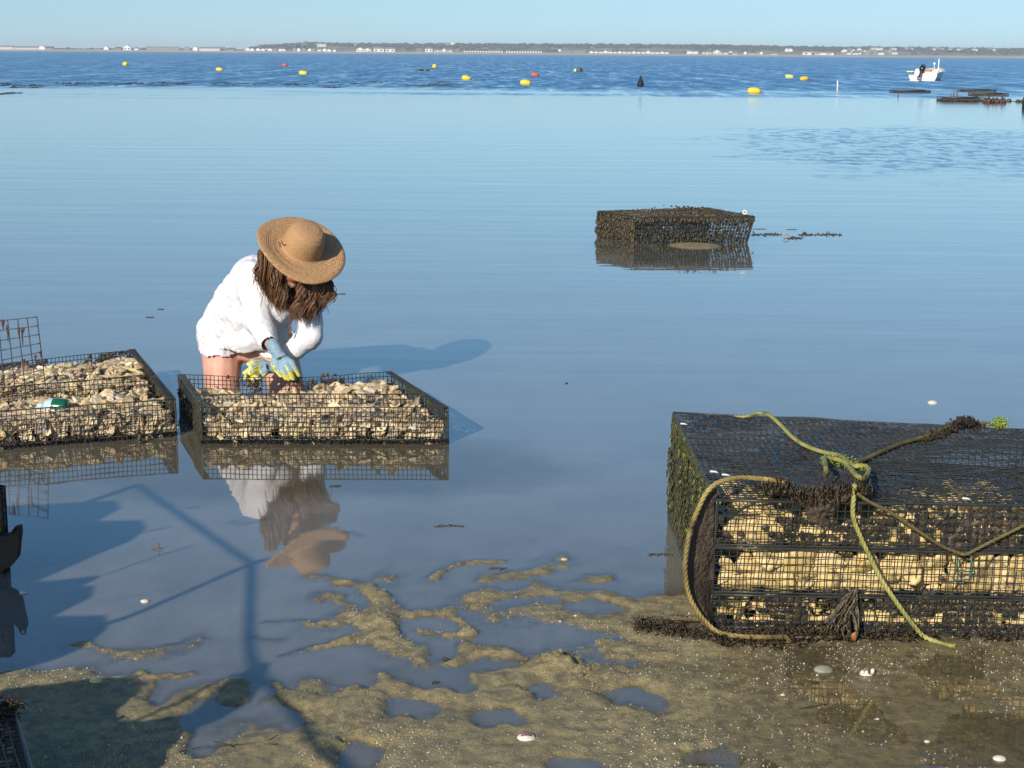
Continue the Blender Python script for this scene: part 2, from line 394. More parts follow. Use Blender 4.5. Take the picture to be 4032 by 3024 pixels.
M['h_white'] = simple('white_clapboard', (.72, .70, .66), (.66, .64, .6), .5, .8, 0)
M['h_grey'] = simple('weathered_shingle_wall', (.24, .22, .2), (.18, .165, .15), .5, .8, 0)
M['r_grey'] = simple('grey_roof', (.18, .175, .17), (.13, .125, .12), .5, .8, 0)
M['r_dark'] = simple('dark_roof', (.06, .06, .06), (.045, .045, .045), .5, .8, 0)
M['glass_dark'] = simple('dark_window', (.02, .025, .03), rough=.1, bump=0)
M['wood'] = simple('weathered_post', (.16, .10, .07), (.09, .06, .045), 20, .7, .2)
M['crate'] = simple('black_plastic', (.010, .010, .011), (.016, .015, .014), 20, .6, .2, spec=.2)

# ------------------------------------------------------------------ ground and water
def seg_d(X, Y, a, b):
    ax, ay = a; bx, by = b; dx, dy = bx - ax, by - ay; L = dx * dx + dy * dy + 1e-12
    t = np.clip(((X - ax) * dx + (Y - ay) * dy) / L, 0, 1)
    return X - ax - t * dx, Y - ay - t * dy
# sand bars: (height mm, half-width m, points along the crest in photo px mapped onto the flat)
BARS = [
 (9, .030, [(1246, 2274), (1380, 2290), (1500, 2325)]), (9, .04, [(1490, 2320), (1530, 2375), (1550, 2395)]), (7, .03, [(1505, 2270), (1560, 2268)]),
 (8, .022, [(1235, 2350), (1390, 2362)]), (8, .022, [(1080, 2426), (1200, 2440), (1350, 2462)]), (11, .055, [(1390, 2412), (1500, 2440), (1490, 2490)]),
 (12, .032, [(1500, 2450), (1510, 2510), (1350, 2528)]), (8, .02, [(1120, 2575), (1230, 2555), (1350, 2530)]),
 (11, .04, [(1500, 2550), (1650, 2563), (1670, 2606), (1580, 2650), (1430, 2700), (1390, 2750), (1400, 2800)]),
 (14, .025, [(1645, 2410), (1752, 2397), (1800, 2425), (1860, 2490)]), (9, .022, [(1650, 2490), (1750, 2508), (1850, 2500)]),
 (9, .025, [(1720, 2274), (1780, 2245), (1868, 2223), (1970, 2216)]), (9, .032, [(1910, 2288), (2050, 2270), (2157, 2215), (2220, 2208)]),
 (9, .034, [(2280, 2278), (2390, 2272)]), (10, .045, [(1860, 2364), (2010, 2335), (2150, 2315), (2300, 2345), (2500, 2371), (2700, 2360)]),
 (10, .06, [(1990, 2425), (2130, 2400), (2250, 2440), (2400, 2460), (2590, 2525), (2700, 2550)]),
 (12, .028, [(1785, 2588), (1868, 2555), (2000, 2563)]), (13, .05, [(1904, 2655), (2040, 2645), (2157, 2610), (2265, 2605), (2330, 2650), (2370, 2700)]),
 (12, .022, [(2370, 2550), (2500, 2575), (2600, 2600)]), (12, .04, [(2430, 2660), (2560, 2680), (2680, 2700)]),
 (11, .035, [(1540, 2715), (1720, 2750), (1925, 2785)]), (9, .05, [(1390, 2750), (1470, 2860), (1620, 2900)]),
 (9, .05, [(1500, 2900), (1750, 2860), (2080, 2900)]), (10, .10, [(1600, 2980), (1900, 2960), (2200, 2980)]),
 (11, .07, [(2060, 2760), (2250, 2800), (2450, 2850), (2650, 2960)]), (9, .06, [(2200, 2780), (2500, 2760), (2700, 2740)]),
 (9, .022, [(1080, 2740), (1170, 2760), (1260, 2790)]), (8, .03, [(1220, 2690), (1180, 2740)]), (9, .03, [(1260, 2760), (1340, 2800)]),
 (9, .03, [(318, 2528), (406, 2555), (576, 2578), (700, 2550), (780, 2516)]), (9, .05, [(-60, 2720), (270, 2680), (474, 2713), (583, 2760)]),
 (9, .06, [(-60, 2680), (120, 2670), (300, 2690)]), (10, .018, [(590, 2655), (680, 2648), (772, 2638)]), (11, .028, [(718, 2745), (850, 2690), (948, 2670), (930, 2730)]),
 (9, .045, [(366, 2900), (474, 2830), (600, 2810)]), (10, .03, [(643, 2905), (740, 2930), (860, 2945)]), (8, .05, [(500, 3000), (800, 3010), (1100, 3020)]),
 (9, .022, [(1063, 2690), (1152, 2754), (1253, 2810)]), (9, .035, [(1260, 2960), (1340, 3010)]), (8, .018, [(1002, 2516), (1110, 2520)]),
 (6, .02, [(1250, 1998), (1320, 1996)][:1] + [(760, 1992)]) if False else (6, .016, [(715, 1992), (780, 1992)]),
 (6, .02, [(925, 2062), (1040, 2058)]), (5, .014, [(1340, 2106), (1430, 2112)]), (5, .014, [(1350, 2295), (1300, 2300)]),
 (9, .05, [(2560, 2410), (2640, 2400), (2720, 2390)]),
 (9, .10, [(-60, 2830), (200, 2800), (420, 2860)]), (9, .11, [(-60, 2960), (250, 2960), (480, 3000)]), (8, .06, [(1000, 2930), (1180, 2900), (1300, 2960)]),
]
POOLS = [(2385, 2690, 2640, 2805), (2080, 2695, 2235, 2755), (1880, 2785, 2105, 2905), (1530, 2765, 1700, 2832), (1310, 2905, 1545, 3060), (2230, 2570, 2440, 2615), (1545, 2600, 1890, 2712), (2130, 2960, 2380, 3060), (1320, 2640, 1490, 2715), (1560, 2475, 1640, 2520), (690, 2890, 905, 2985), (560, 2680, 700, 2780), (2690, 2960, 2900, 3040), (1700, 2540, 1800, 2580)]
def ground_h(X, Y):
    wx = X + .030 * fbm(X * 9, Y * 6, 3, 5) + .012 * fbm(X * 34, Y * 24, 3, 15); wy = Y + .07 * fbm(X * 7, Y * 5, 3, 9) + .03 * fbm(X * 30, Y * 20, 3, 19)
    h = np.full(X.shape, -.0125)
    # the flat falls away from the beach towards the trays and, at the right, comes up to the surface
    h = h - np.clip((Y - 4.6) * .010, 0, .05) + .0045 * fbm(X * 3, Y * 2, 3, 2) + .0065 * fbm(X * 13, Y * 8, 3, 12) + .003 * fbm(X * 40, Y * 22, 2, 13)
    right = 1 / (1 + np.exp(-(X - (.17 + .25 * (Y - 3.5))) / .07)) * (1 / (1 + np.exp((Y - 4.62) / .06)))
    h = h * (1 - right) + right * (.0018 + .0042 * fbm(X * 5, Y * 4, 3, 21))
    wetr = 1 / (1 + np.exp(-(X - .75) / .08)) * right
    h = h - wetr * .0022
    lowl = 1 / (1 + np.exp((Y - 3.95) / .07)) * (1 - right); h = h + lowl * .0075
    for hh, wd, pts in BARS:
        P = [at_z(*p) for p in pts]; best = np.zeros(X.shape)
        for a, b in zip(P[:-1], P[1:]):
            dx, dy = seg_d(wx, wy, (a.x, a.y), (b.x, b.y))
            q = dx * dx / (wd * 1.15) ** 2 + dy * dy / (wd * 1.5) ** 2
            best = np.maximum(best, np.exp(-q))
        h = h + best * (hh * .001 + .0075)
    for x0, y0, x1, y1 in POOLS:
        a = at_z(x0, y1); b = at_z(x1, y0); cx_, cy_ = (a.x + b.x) / 2, (a.y + b.y) / 2
        wob = 1 + .55 * fbm(X * 11 + x0, Y * 6, 3, 91) + .25 * fbm(X * 33, Y * 20 + x0, 2, 92)
        q = (((wx - cx_) / (abs(b.x - a.x) / 2)) ** 2 + ((wy - cy_ + .25 * (wx - cx_)) / (abs(b.y - a.y) / 2)) ** 2) / wob ** 2
        h = h - np.clip(h + .009, 0, .03) * np.exp(-(q * .9) ** 1.7)
    dry = np.clip(h / .008, 0, 1)
    h = np.where(h > 0, .016 * np.tanh(h / .016), h)
    h = h + dry * (.0042 * fbm(X * 44, Y * 34, 4, 31) + .0045 * np.clip(fbm(X * 16, Y * 16, 2, 37) - .15, 0, 1))
    for (px, py, r_, a_) in [(2170, 2612, .07, .02), (2290, 2655, .075, .02), (1500, 2455, .035, .014), (1680, 2480, .028, .012), (2600, 2660, .06, .013), (1870, 2560, .03, .010), (2080, 2740, .025, .012), (1240, 2980, .06, .012)]:
        c_ = at_z(px, py); q = ((X - c_.x) ** 2 + ((Y - c_.y) / 1.6) ** 2) / r_ ** 2
        h = h + np.exp(-q) * a_ * (.45 + .9 * np.clip(fbm(X * 38, Y * 30, 4, 77), -.3, 1))
    # sand hump by the far cage, hollow where the woman kneels
    h = h - .22 * np.exp(-(((X + 1.15) / .6) ** 2 + ((Y - 7.75) / .38) ** 2) ** 2)
    c_ = at_z(2735, 968); h = np.maximum(h, -.05 + .062 * np.exp(-(((X - c_.x) / .38) ** 2 + ((Y - c_.y) / .45) ** 2) ** 1.5))
    h = h - np.clip((Y - 16) * .02, 0, 3)
    return h
xs = np.concatenate([np.linspace(-6, -1.75, 30), np.arange(-1.7, 2.2, .009), np.linspace(2.25, 8, 40)])
ys = np.concatenate([np.linspace(.3, 3.2, 40), np.arange(3.22, 5.6, .009), np.arange(5.61, 9, .03), np.arange(9.05, 16, .06), np.geomspace(16.2, 60, 20)])
GX, GY = np.meshgrid(xs, ys); GZ = ground_h(GX, GY)
g = grid_mesh('tidal_flat', xs, ys, GZ, M['sand']); tag(g, kind='structure')
def gz(x, y): return float(ground_h(np.array([[x]]), np.array([[y]]))[0, 0])
# deep sea bed sheet to beyond the horizon
b_ = MB(); b_.add([Vector(v) for v in ((-9000, -60, -3.2), (9000, -60, -3.2), (9000, 9000, -3.2), (-9000, 9000, -3.2))], [(0, 1, 2, 3)])
tag(b_.build('sea_bed', M['sand'], smooth=False), kind='structure')
# water: near mesh with turbidity growing with depth, far sheet
wxs = np.concatenate([[-9000, -2000, -300, -60, -20, -8], np.linspace(-6, -1.9, 20), np.arange(-1.8, 2.2, .02), np.linspace(2.3, 8, 25), [20, 60, 300, 2000, 9000]])
wys = np.concatenate([[-60, -5], np.linspace(.3, 3.1, 12), np.arange(3.15, 6, .02), np.arange(6.05, 16, .1), np.geomspace(17, 9000, 30)])
WX, WY = np.meshgrid(wxs, wys)
wo = grid_mesh('bay_water', wxs, wys, np.zeros(WX.shape), M['water'], smooth=False)
depth = np.clip(-ground_h(WX, WY), 0, 1); depth[(np.abs(WX) > 6.1)] = 1.
tb = 1 - np.exp(-np.maximum(depth - .0006, 0) / .008)
att = wo.data.attributes.new('turbid', 'FLOAT', 'POINT'); att.data.foreach_set('value', tb.ravel().astype(np.float32))
tag(wo, kind='structure')

# ------------------------------------------------------------------ far shore
D = 3000.
def shore_h(px):
    """height (m) of the land behind the beach at photo column px"""
    k = [(-900, 9), (0, 8), (400, 9), (660, 11), (930, 8.5), (985, 8), (1060, 14), (1230, 20), (1500, 18.5), (1800, 20), (2100, 20.5), (2700, 21), (3000, 19.5), (3300, 19), (3700, 18.5), (4032, 17.5), (5000, 16)]
    return float(np.interp(px, [a for a, _ in k], [b for _, b in k]))
def pxX(px, d): return (px - 2016) / F * d
nx = 700; sx = np.linspace(-1500, 1500, nx); sy = np.array([2996, 3000, 3006, 3020, 3040, 3060, 3090, 3120, 3160, 3220, 3300, 3500])
SXg, SYg = np.meshgrid(sx, sy)
hh = np.array([shore_h(x / D * F + 2016) for x in sx])
prof = np.interp(sy, [2996, 3000, 3006, 3020, 3040, 3060, 3160, 3220, 3300, 3500], [-.5, 0, 1.2, 2.6, 2.9, 3.6, .0, .0, .0, .0])
SZ = np.zeros(SXg.shape)
for j, y in enumerate(sy):
    t = np.clip((y - 3060) / 190., 0, 1); t = t * t * (3 - 2 * t)
    base = np.interp(y, [2996, 3000, 3006, 3020, 3040, 3060], [-.5, .1, 1.2, 2.6, 2.9, 3.6]) if y <= 3060 else 3.6
    SZ[j] = base + t * (hh - 3.6 - 3.) + (0 if y < 3030 else 1.) * (.9 * fbm(sx / 34, np.full(nx, y / 30.), 3, 3))
    if y == 3500: SZ[j] = -3
left = SXg < pxX(985, D)
beach = grid_mesh('far_beach', sx, sy[:6], SZ[:6], M['beach']); tag(beach, kind='structure')
hill = grid_mesh('far_hills', sx, sy[5:], SZ[5:], M['scrub']); tag(hill, kind='structure')
for p in hill.data.polygons: pass
hill.data.materials.append(M['dune'])
pc = np.array([p.center.x for p in hill.data.polygons]); hill.data.polygons.foreach_set('material_index', (pc < pxX(985, D)).astype(np.int32)); hill.data.update()
# wood on the hills: many small crowns in one mass
wm = MB()
for i in range(2600):
    x = random.uniform(pxX(960, 3150), 1400); y = random.choice([random.uniform(3100, 3300), random.uniform(3160, 3300)])
    px = x / y * F + 2016; t = min(1, max(0, (y - 3060) / 190.)); t = t * t * (3 - 2 * t)
    if px < 1060 and y < 3200: continue
    z = 3.6 + t * (shore_h(px) - 6.6); r_ = random.uniform(2.5, 6.)
    if y < 3180 and fbm(np.array([x / 60.]), np.array([y / 40.]), 3, 8)[0] < -.05: continue
    wm.blob((x, y, z + r_ * .25), (r_ * random.uniform(1, 1.9), r_ * 1.3, r_ * .7), 1, .5, seed=i)
for i in range(260):
    x = random.uniform(-1400, pxX(985, 3100)); y = random.uniform(3075, 3200); r_ = random.uniform(1, 2.6)
    px = x / y * F + 2016; t = min(1, max(0, (y - 3060) / 190.)); t = t * t * (3 - 2 * t)
    wm.blob((x, y, 3.6 + t * (shore_h(px) - 6.6) + .3), (r_ * 2.2, r_ * 1.5, r_ * .8), 1, .5, seed=i)
tag(wm.build('far_wood', M['tree'], smooth=False), 'dark wood covering the hills across the bay', 'woodland', kind='stuff')

def house(px, y, wd, ht, dp, wall, roof, label, group=None, ridge='x', z=None, name='beach_house', windows=0, rh=.55, py=None):
    x = pxX(px, y)
    if z is None:
        t = min(1, max(0, (y - 3060) / 190.)); t = t * t * (3 - 2 * t); z = (3.3 if y < 3061 else 3.6 + t * (shore_h(px) - 6.6)) - .4
    e = empty(name, (x, y, z)); tag(e, label, 'house', group)
    b = MB(); b.box((x, y, z + ht / 2), (wd, dp, ht))
    if ridge == 'y':
        b.add([Vector((x - wd / 2, y - dp / 2, z + ht)), Vector((x + wd / 2, y - dp / 2, z + ht)), Vector((x, y - dp / 2, z + ht + wd * .5 * rh)),
               Vector((x - wd / 2, y + dp / 2, z + ht)), Vector((x + wd / 2, y + dp / 2, z + ht)), Vector((x, y + dp / 2, z + ht + wd * .5 * rh))], [(0, 1, 2), (3, 5, 4)])
    b.build('wall', wall, e, smooth=False)
    r_ = MB(); o = .35; th = .35
    if ridge == 'y':
        hx = wd / 2 + o; zr = z + ht + wd * .5 * rh + .25; ze = z + ht - o * rh + .1
        vs = [(x - hx, y - dp / 2 - o, ze), (x, y - dp / 2 - o, zr), (x + hx, y - dp / 2 - o, ze), (x - hx, y + dp / 2 + o, ze), (x, y + dp / 2 + o, zr), (x + hx, y + dp / 2 + o, ze)]
        vs += [(a, b2, c - th) for a, b2, c in vs]
        fs = [(0, 1, 4, 3), (1, 2, 5, 4), (6, 9, 10, 7), (7, 10, 11, 8), (0, 6, 7, 1), (1, 7, 8, 2), (3, 4, 10, 9), (4, 5, 11, 10), (0, 3, 9, 6), (2, 8, 11, 5)]
    else:
        hy = dp / 2 + o; zr = z + ht + dp * .5 * rh + .25; ze = z + ht - o * rh + .1
        vs = [(x - wd / 2 - o, y - hy, ze), (x - wd / 2 - o, y, zr), (x - wd / 2 - o, y + hy, ze), (x + wd / 2 + o, y - hy, ze), (x + wd / 2 + o, y, zr), (x + wd / 2 + o, y + hy, ze)]
        vs += [(a, b2, c - th) for a, b2, c in vs]
        fs = [(0, 3, 4, 1), (1, 4, 5, 2), (6, 7, 10, 9), (7, 8, 11, 10), (0, 1, 7, 6), (1, 2, 8, 7), (3, 9, 10, 4), (4, 10, 11, 5), (0, 6, 9, 3), (2, 5, 11, 8)]
    r_.add([Vector(v) for v in vs], fs); r_.build('roof', roof, e, smooth=False)
    for k in range(windows):
        wb = MB(); wx_ = x - wd / 2 + wd * (k + .5) / windows; wb.box((wx_, y - dp / 2 - .06, z + ht * .5), (wd / windows * .45, .1, ht * .38)); wb.build('window', M['glass_dark'], e, smooth=False)
    return e
Wt, Gy, Rg, Rd = M['h_white'], M['h_grey'], M['r_grey'], M['r_dark']
house(60, 3050, 24, 4.5, 8, Wt, Rg, 'long white beach motel at the far left end of the shore', windows=6)
house(135, 3050, 46, 3.4, 8, Wt, Rg, 'long low white motel second from the left on the far shore', windows=10)
house(197, 3050, 12, 4.2, 8, Wt, Rg, 'white gabled house at the right end of the low motel', ridge='y')
house(225, 3050, 14, 3.5, 8, Gy, Rd, 'brown shingled house right of the white motel on the far shore')
house(444, 3050, 9, 4.6, 8, Wt, Rg, 'bright white gabled cottage alone below the left dunes', ridge='y')
house(490, 3050, 10, 3.4, 8, Gy, Rd, 'small dark shingled cottage left of the tall white house')
house(525, 3050, 14, 6.0, 8, Wt, Rg, 'tall pale house with stepped roofs below the left dunes', ridge='y', windows=2)
house(560, 3050, 8, 3.4, 7, Wt, Rg, 'small white cottage just right of the tall pale house')
house(650, 3055, 50, 5.8, 10, Gy, Rg, 'long grey flat fronted block in the middle of the left shore', rh=.15)
house(715, 3050, 12, 4.4, 8, Gy, Rg, 'grey gabled house right of the long grey block', ridge='y')
house(755, 3050, 12, 4.0, 8, Gy, Rg, 'second grey gabled house right of the long grey block', ridge='y')
house(787, 3050, 9, 5.2, 8, Wt, Rg, 'narrow white gabled house at the left end of the white motel', ridge='y')
house(850, 3050, 46, 4.4, 9, Wt, Rg, 'long two storey white motel before the hills begin', windows=11)
house(893, 3050, 10, 5.0, 9, Gy, Rd, 'grey gabled house at the right end of the two storey motel', ridge='y')
house(925, 3050, 14, 3.2, 8, Gy, Rd, 'low grey house near where the hills begin')
house(1043, 3235, 13, 4.2, 8, Wt, Rg, 'pale house on the hilltop at the left end of the wood')
house(1208, 3190, 10, 4.2, 8, Wt, Rg, 'pale house half way up the hill left of the wide hillside house')
house(1270, 3180, 22, 5.0, 8, Wt, Rg, 'wide pale house on the hillside above the left village', windows=4)
house(1408, 3200, 10, 4.0, 8, Wt, Rg, 'white house on the hillside left of the notched ridge')
house(1745, 3210, 20, 4.5, 8, Wt, Rg, 'broad pale house near the ridge in the middle')
house(1778, 3215, 8, 5.5, 8, Wt, Rg, 'narrow pale house near the ridge beside the broad one', ridge='y')
for px in (985, 1010, 1032, 1048, 1078, 1096, 1112, 1130, 1165, 1185, 1205, 1225, 1243, 1262, 1282, 1300, 1320):
    house(px + random.uniform(-4, 4), 3052, random.uniform(5, 8.5), random.uniform(2.6, 4.6), 7, random.choice([Wt, Wt, Gy]), Rg, 'small pale cottage in the crowded village under the left end of the wood', 'cottages of the left village', random.choice('xy'))
for px, wd, ht, lb in [(1422, 14, 4.5, 'white gabled house at the left of the middle shore'), (1450, 14, 3.4, 'long low wing beside the white gabled house on the middle shore'),
                       (1494, 19, 6.2, 'big pale house with a flat roofline on the middle shore'), (1538, 17, 5.8, 'second big pale house on the middle shore'),
                       (1650, 12, 4.6, 'grey roofed house left of the tall pale house'), (1686, 14, 6.5, 'tall pale house in the middle of the far shore'), (1720, 12, 3.6, 'low pale house right of the tall pale house'),
                       (1745, 8, 5.0, 'narrow gabled house beside the low pale house'), (1768, 10, 4.0, 'white house left of the cottage row'), (1795, 8, 4.0, 'small grey house at the start of the cottage row')]:
    house(px, 3052, wd, ht, 8, Wt if 'grey' not in lb else Gy, Rg, lb, ridge='y' if 'gabled' in lb else 'x', windows=2)
for i in range(30):
    px = 1824 + i * 10.2
    if 1968 < px < 1980: continue
    house(px, 3048, 3.1, 2.1, 5, Wt, Rg, 'tiny white gabled cottage in the long even row on the far beach', 'row of identical white beach cottages', 'y', z=3.4, rh=.9)
house(2190, 3052, 5, 3.6, 6, Wt, Rg, 'white house standing on the bank right of the cottage row', ridge='y', z=6)
house(2215, 3052, 24, 2.4, 7, Gy, Rg, 'low grey building just right of the cottage row', z=3.4)
house(2262, 3052, 26, 3.4, 7, Gy, Rg, 'long grey building between the two white rows', z=3.4)
for i in range(17):
    house(2312 + i * 18.2, 3050, random.uniform(6.5, 8.2), random.uniform(2.4, 3.6), 7, Wt, Rg, 'white beach house in the close packed row right of centre', 'close packed row of white beach houses', 'xy'[i % 3 == 0], z=3.3)
house(2155, 3225, 60, 2.2, 7, Wt, Rg, 'very long white building on the hilltop left of the other', z=13.6, windows=8)
house(2250, 3225, 86, 1.8, 7, Wt, Rg, 'very long low white building on the middle hilltop', z=13.2, windows=12)
house(2322, 3215, 9, 2.4, 7, Wt, Rg, 'small white house at the right end of the hilltop buildings', z=12)
for px, wd, ht, lb in [(2690, 9, 5.5, 'square pale house alone near the right part of the shore'), (2712, 10, 5, 'pale house paired with the square one'), (2758, 16, 3.8, 'white house at the left of the low white terrace'), (2795, 14, 4.6, 'tall white gabled house above the low terrace'),
                       (2830, 22, 3, 'low white terrace left of the long white wall like motel'), (2848, 6, 4.8, 'white gable at the end of the low terrace'), (2905, 5, 4.5, 'white gable rising from the left of the long low motel'), (2967, 5, 4.5, 'white gable rising from the right of the long low motel'),
                       (2940, 88, 1.8, 'very long low white motel on the right shore'), (3150, 22, 5.2, 'white house with a side wing below the right hill'), (3205, 40, 4.2, 'wide white inn below the right hill')]:
    house(px, 3052 if 'gable rising' not in lb else 3046, wd, ht, 7, Wt, Rg, lb, ridge='y' if 'gable' in lb else 'x', windows=2 if wd > 12 else 0)
house(3064, 3150, 6, 5, 7, Wt, Rg, 'left of two white gables in the wood on the right', ridge='y'); house(3078, 3150, 9, 4, 7, Wt, Rg, 'right of two white gables in the wood on the right', ridge='y')
for i in range(24):
    px = 3290 + (i % 12) * 17 + random.uniform(-6, 6); yy = 3060 + (i // 12) * 60 + random.uniform(0, 50)
    house(px, yy, random.uniform(6, 14), random.uniform(3, 5), 7, random.choice([Wt, Wt, Gy]), Rg, 'pale house in the dense hillside village on the right', 'houses of the right hillside village', random.choice('xy'))
for px, wd, lb in [(3340, 12, 'white house at the upper left of the right village'), (3410, 30, 'long white house at the top of the right village'), (3475, 14, 'white house right of the long one at the top of the village'), (3535, 20, 'pale house left of the big white hilltop house'), (3645, 32, 'big white house with a gable on the right ridge'),
                   (3695, 10, 'small pale house right of the big white ridge house'), (3735, 34, 'wide white house on the ridge above the boat'), (3788, 12, 'white cottage on the ridge right of the boat'), (3850, 24, 'pale stepped house on the right ridge'), (3990, 14, 'white house on the ridge near the right end'), (4030, 8, 'last white house at the right end of the ridge')]:
    house(px, 3195, wd * .8, 4.2, 8, Wt, Rg, lb, ridge='x')

# haze over the bay
hz = NT('haze'); hz.n.remove(hz.b); pv = hz.node('VolumePrincipled'); pv.inputs['Color'].default_value = (.80, .90, 1, 1); pv.inputs['Density'].default_value = .00016
pv.inputs['Anisotropy'].default_value = 0
hz.link(pv.outputs[0], hz.out.inputs['Volume'])
b_ = MB(); b_.box((0, 4000, 18), (20000, 12000, 50)); hb = b_.build('haze', hz.m, smooth=False); tag(hb, 'thin pale haze over the bay', 'haze', kind='stuff')

# ------------------------------------------------------------------ buoys, stakes, far trays, boat
def ground_pt(px, py): return at_z(px, py, 0)
def drum_buoy(px, py, wpx, mat, label, aspect=1.45, group='mooring buoys on the bay', tail=True, rz=None, fat=.62):
    p = ground_pt(px, py); d = p.y; wd = wpx * d / F
    e = empty('mooring_buoy', p); tag(e, label, 'buoy', group)
    L = wd / 2; r_ = wd / 2 / aspect
    b = MB(); prof = []
    for i in range(13):
        a = math.pi * i / 12; prof.append((r_ * math.sin(a) ** .55 if 0 < i < 12 else .004, -L * math.cos(a)))
    Mx = Matrix.Translation(p + Vector((0, 0, r_ * fat))) @ Matrix.Rotation(random.uniform(-.1, .16) if rz is None else rz, 4, 'Y') @ Matrix.Rotation(random.uniform(-.2, .2), 4, 'Z') @ Matrix.Rotation(math.pi / 2, 4, 'Y')
    b.lathe(prof, Mx, 18); b.build('float_body', mat, e)
    h = MB(); c_ = Mx @ Vector((0, 0, L)); h.tube([c_ + Vector((0, 0, .0)), c_ + Vector((L * .25, 0, -.01)), c_ + Vector((L * .42, 0, -r_ * .5)), c_ + Vector((L * .35, 0, -r_ * 1.2))], r_ * .12, 6)
    h.build('mooring_line', M['rope_brown'], e)
    s_ = MB(); s_.lathe([(r_ * 1.012, -L * .12), (r_ * 1.03, 0), (r_ * 1.012, L * .12)], Mx, 18); s_.build('band', mat, e)
    return e
Yb = M['buoy_yellow']
drum_buoy(494, 258, 20, Yb, 'round yellow buoy farthest left on the water', 1.1)
drum_buoy(864, 278, 27, Yb, 'low yellow buoy second from the left', 1.9)
drum_buoy(1121, 261, 20, M['buoy_red'], 'small red buoy left of centre beyond the yellow ones', 1.5)
drum_buoy(1194, 294, 32, Yb, 'bright yellow buoy nearest on the left half of the bay', 1.7)
drum_buoy(1711, 267, 17, Yb, 'small round yellow buoy beside the dark floats', 1.0)
drum_buoy(1836, 315, 34, Yb, 'tilted yellow buoy left of the centre pair', 1.6, rz=.2)
drum_buoy(2106, 300, 31, M['buoy_red'], 'orange red buoy just behind the centre yellow buoy', 1.8)
drum_buoy(2069, 334, 41, Yb, 'lumpy yellow buoy in front of the orange red one', 1.7, rz=.12)
drum_buoy(3108, 307, 32, M['buoy_pale'], 'faded pale yellow buoy left of the right pair', 2.0)
drum_buoy(3166, 316, 32, M['buoy_orange'], 'deep orange yellow buoy right of the faded one', 1.7)
drum_buoy(2969, 368, 50, Yb, 'largest yellow buoy nearest the camera with its reflection', 1.75, rz=.08)
for a, lb in ((1651, 'left of two dark floats low on the water left of centre'), (1677, 'right of two dark floats low on the water left of centre')):
    p = ground_pt(a, 279); b = MB(); b.blob(p + Vector((0, 0, .05)), (.36, .2, .13), 2, .4, seed=a); o = b.build('dark_float', M['weed'], loc=p); tag(o, lb, 'float')
p = ground_pt(2278, 282); e = empty('dark_float', p); tag(e, 'small green float with a pale end right of the red buoy', 'float')
b = MB(); b.blob(p + Vector((.12, 0, .1)), (.33, .2, .22), 2, .2); b.build('float_body', M['weed'], e)
b = MB(); b.blob(p + Vector((-.3, 0, .1)), (.15, .17, .18), 2, .1); b.build('float_end', M['buoy_pale'], e)
p = ground_pt(2522, 341); e = empty('cone_marker', p); tag(e, 'black cone shaped marker standing out of the water', 'marker')
b = MB(); b.lathe([(.14, -.05), (.17, .08), (.15, .2), (.08, .38), (.035, .52), (.01, .56)], Matrix.Translation(p), 12); b.build('cone', M['crate'], e)
b = MB(); b.tube([p + Vector((0, 0, .5)), p + Vector((.01, 0, .72))], .014, 6); b.build('pole', M['wood'], e)
def stake(px, yb, yt, wpx, mat, label, name='stake', group=None):
    p = ground_pt(px, yb); d = p.y; h = (yb - yt) * d / F; r_ = wpx * d / F / 2
    b = MB(); b.tube([p + Vector((0, 0, -.3)), p + Vector((0, 0, h * .5)), p + Vector((random.uniform(-.02, .02), 0, h))], [r_, r_ * 1.02, r_ * .9], 8)
    o = b.build(name, mat, loc=p); tag(o, label, 'stake', group); return o
stake(3297, 360, 319, 5.5, M['white_plastic'], 'white pipe stake standing upright in the bay', 'marker_stake')
stake(3599, 358, 338, 3.5, M['wood'], 'thin dark stake behind the left far tray')
stake(3536, 384, 369, 4, M['wood'], 'short dark stake in front of the left far tray')
stake(3755, 380, 354, 5, M['wood'], 'left brown stake behind the long far tray')
stake(3768, 380, 349, 5, M['wood'], 'tall right brown stake behind the long far tray')
stake(3744, 380, 368, 3.5, M['wood'], 'shortest brown stake behind the long far tray')
def fartray(x0, x1, yb, ht, label, sag=0.):
    a = ground_pt(x0, yb); d = a.y; b2 = at_y(x1, yb, d); h = ht * d / F; wd = (b2 - a).length
    c_ = (a + b2) / 2; c_.z = 0; e = empty('oyster_tray', c_); tag(e, label, 'oyster tray', 'oyster trays out on the far flat')
    fr = MB()
    for sx_ in (-1, 1):
        for sy_ in (0, 1): fr.tube([c_ + Vector((sx_ * wd / 2, sy_ * .9, -.1)), c_ + Vector((sx_ * wd / 2, sy_ * .9, h))], .02, 5)
    for zz in (h * .95, h * .15):
        fr.tube([c_ + Vector((-wd / 2, 0, zz)), c_ + Vector((wd / 2, 0, zz))], .02, 5); fr.tube([c_ + Vector((-wd / 2, .9, zz)), c_ + Vector((wd / 2, .9, zz))], .02, 5)
    for k in range(int(wd / .12)):
        x = c_.x - wd / 2 + k * .12; fr.tube([Vector((x, c_.y - .005, -.05)), Vector((x, c_.y - .005, h))], .012, 4)
    fr.build('frame', M['wire'], e)
    bd = MB(); n = int(wd / .07)
    for k in range(n):
        x = c_.x - wd / 2 + wd * (k + .5) / n; t = k / n - .5
        hz_ = h * (1 + .25 * mnoise.noise(Vector((x * 2, yb, 0)))) + sag * abs(t)
        for yy in (.06, .35, .7): bd.blob((x, c_.y + yy, hz_ * .5 - .03), (.07, .18, hz_ * .55), 1, .5, seed=k + yy)
    o = bd.build('seaweed_cover', M['weed' if x0 > 3780 else 'mud'], e); o['kind'] = 'stuff'
fartray(3521, 3663, 366, 9, 'flat dark tray by itself under the white boat')
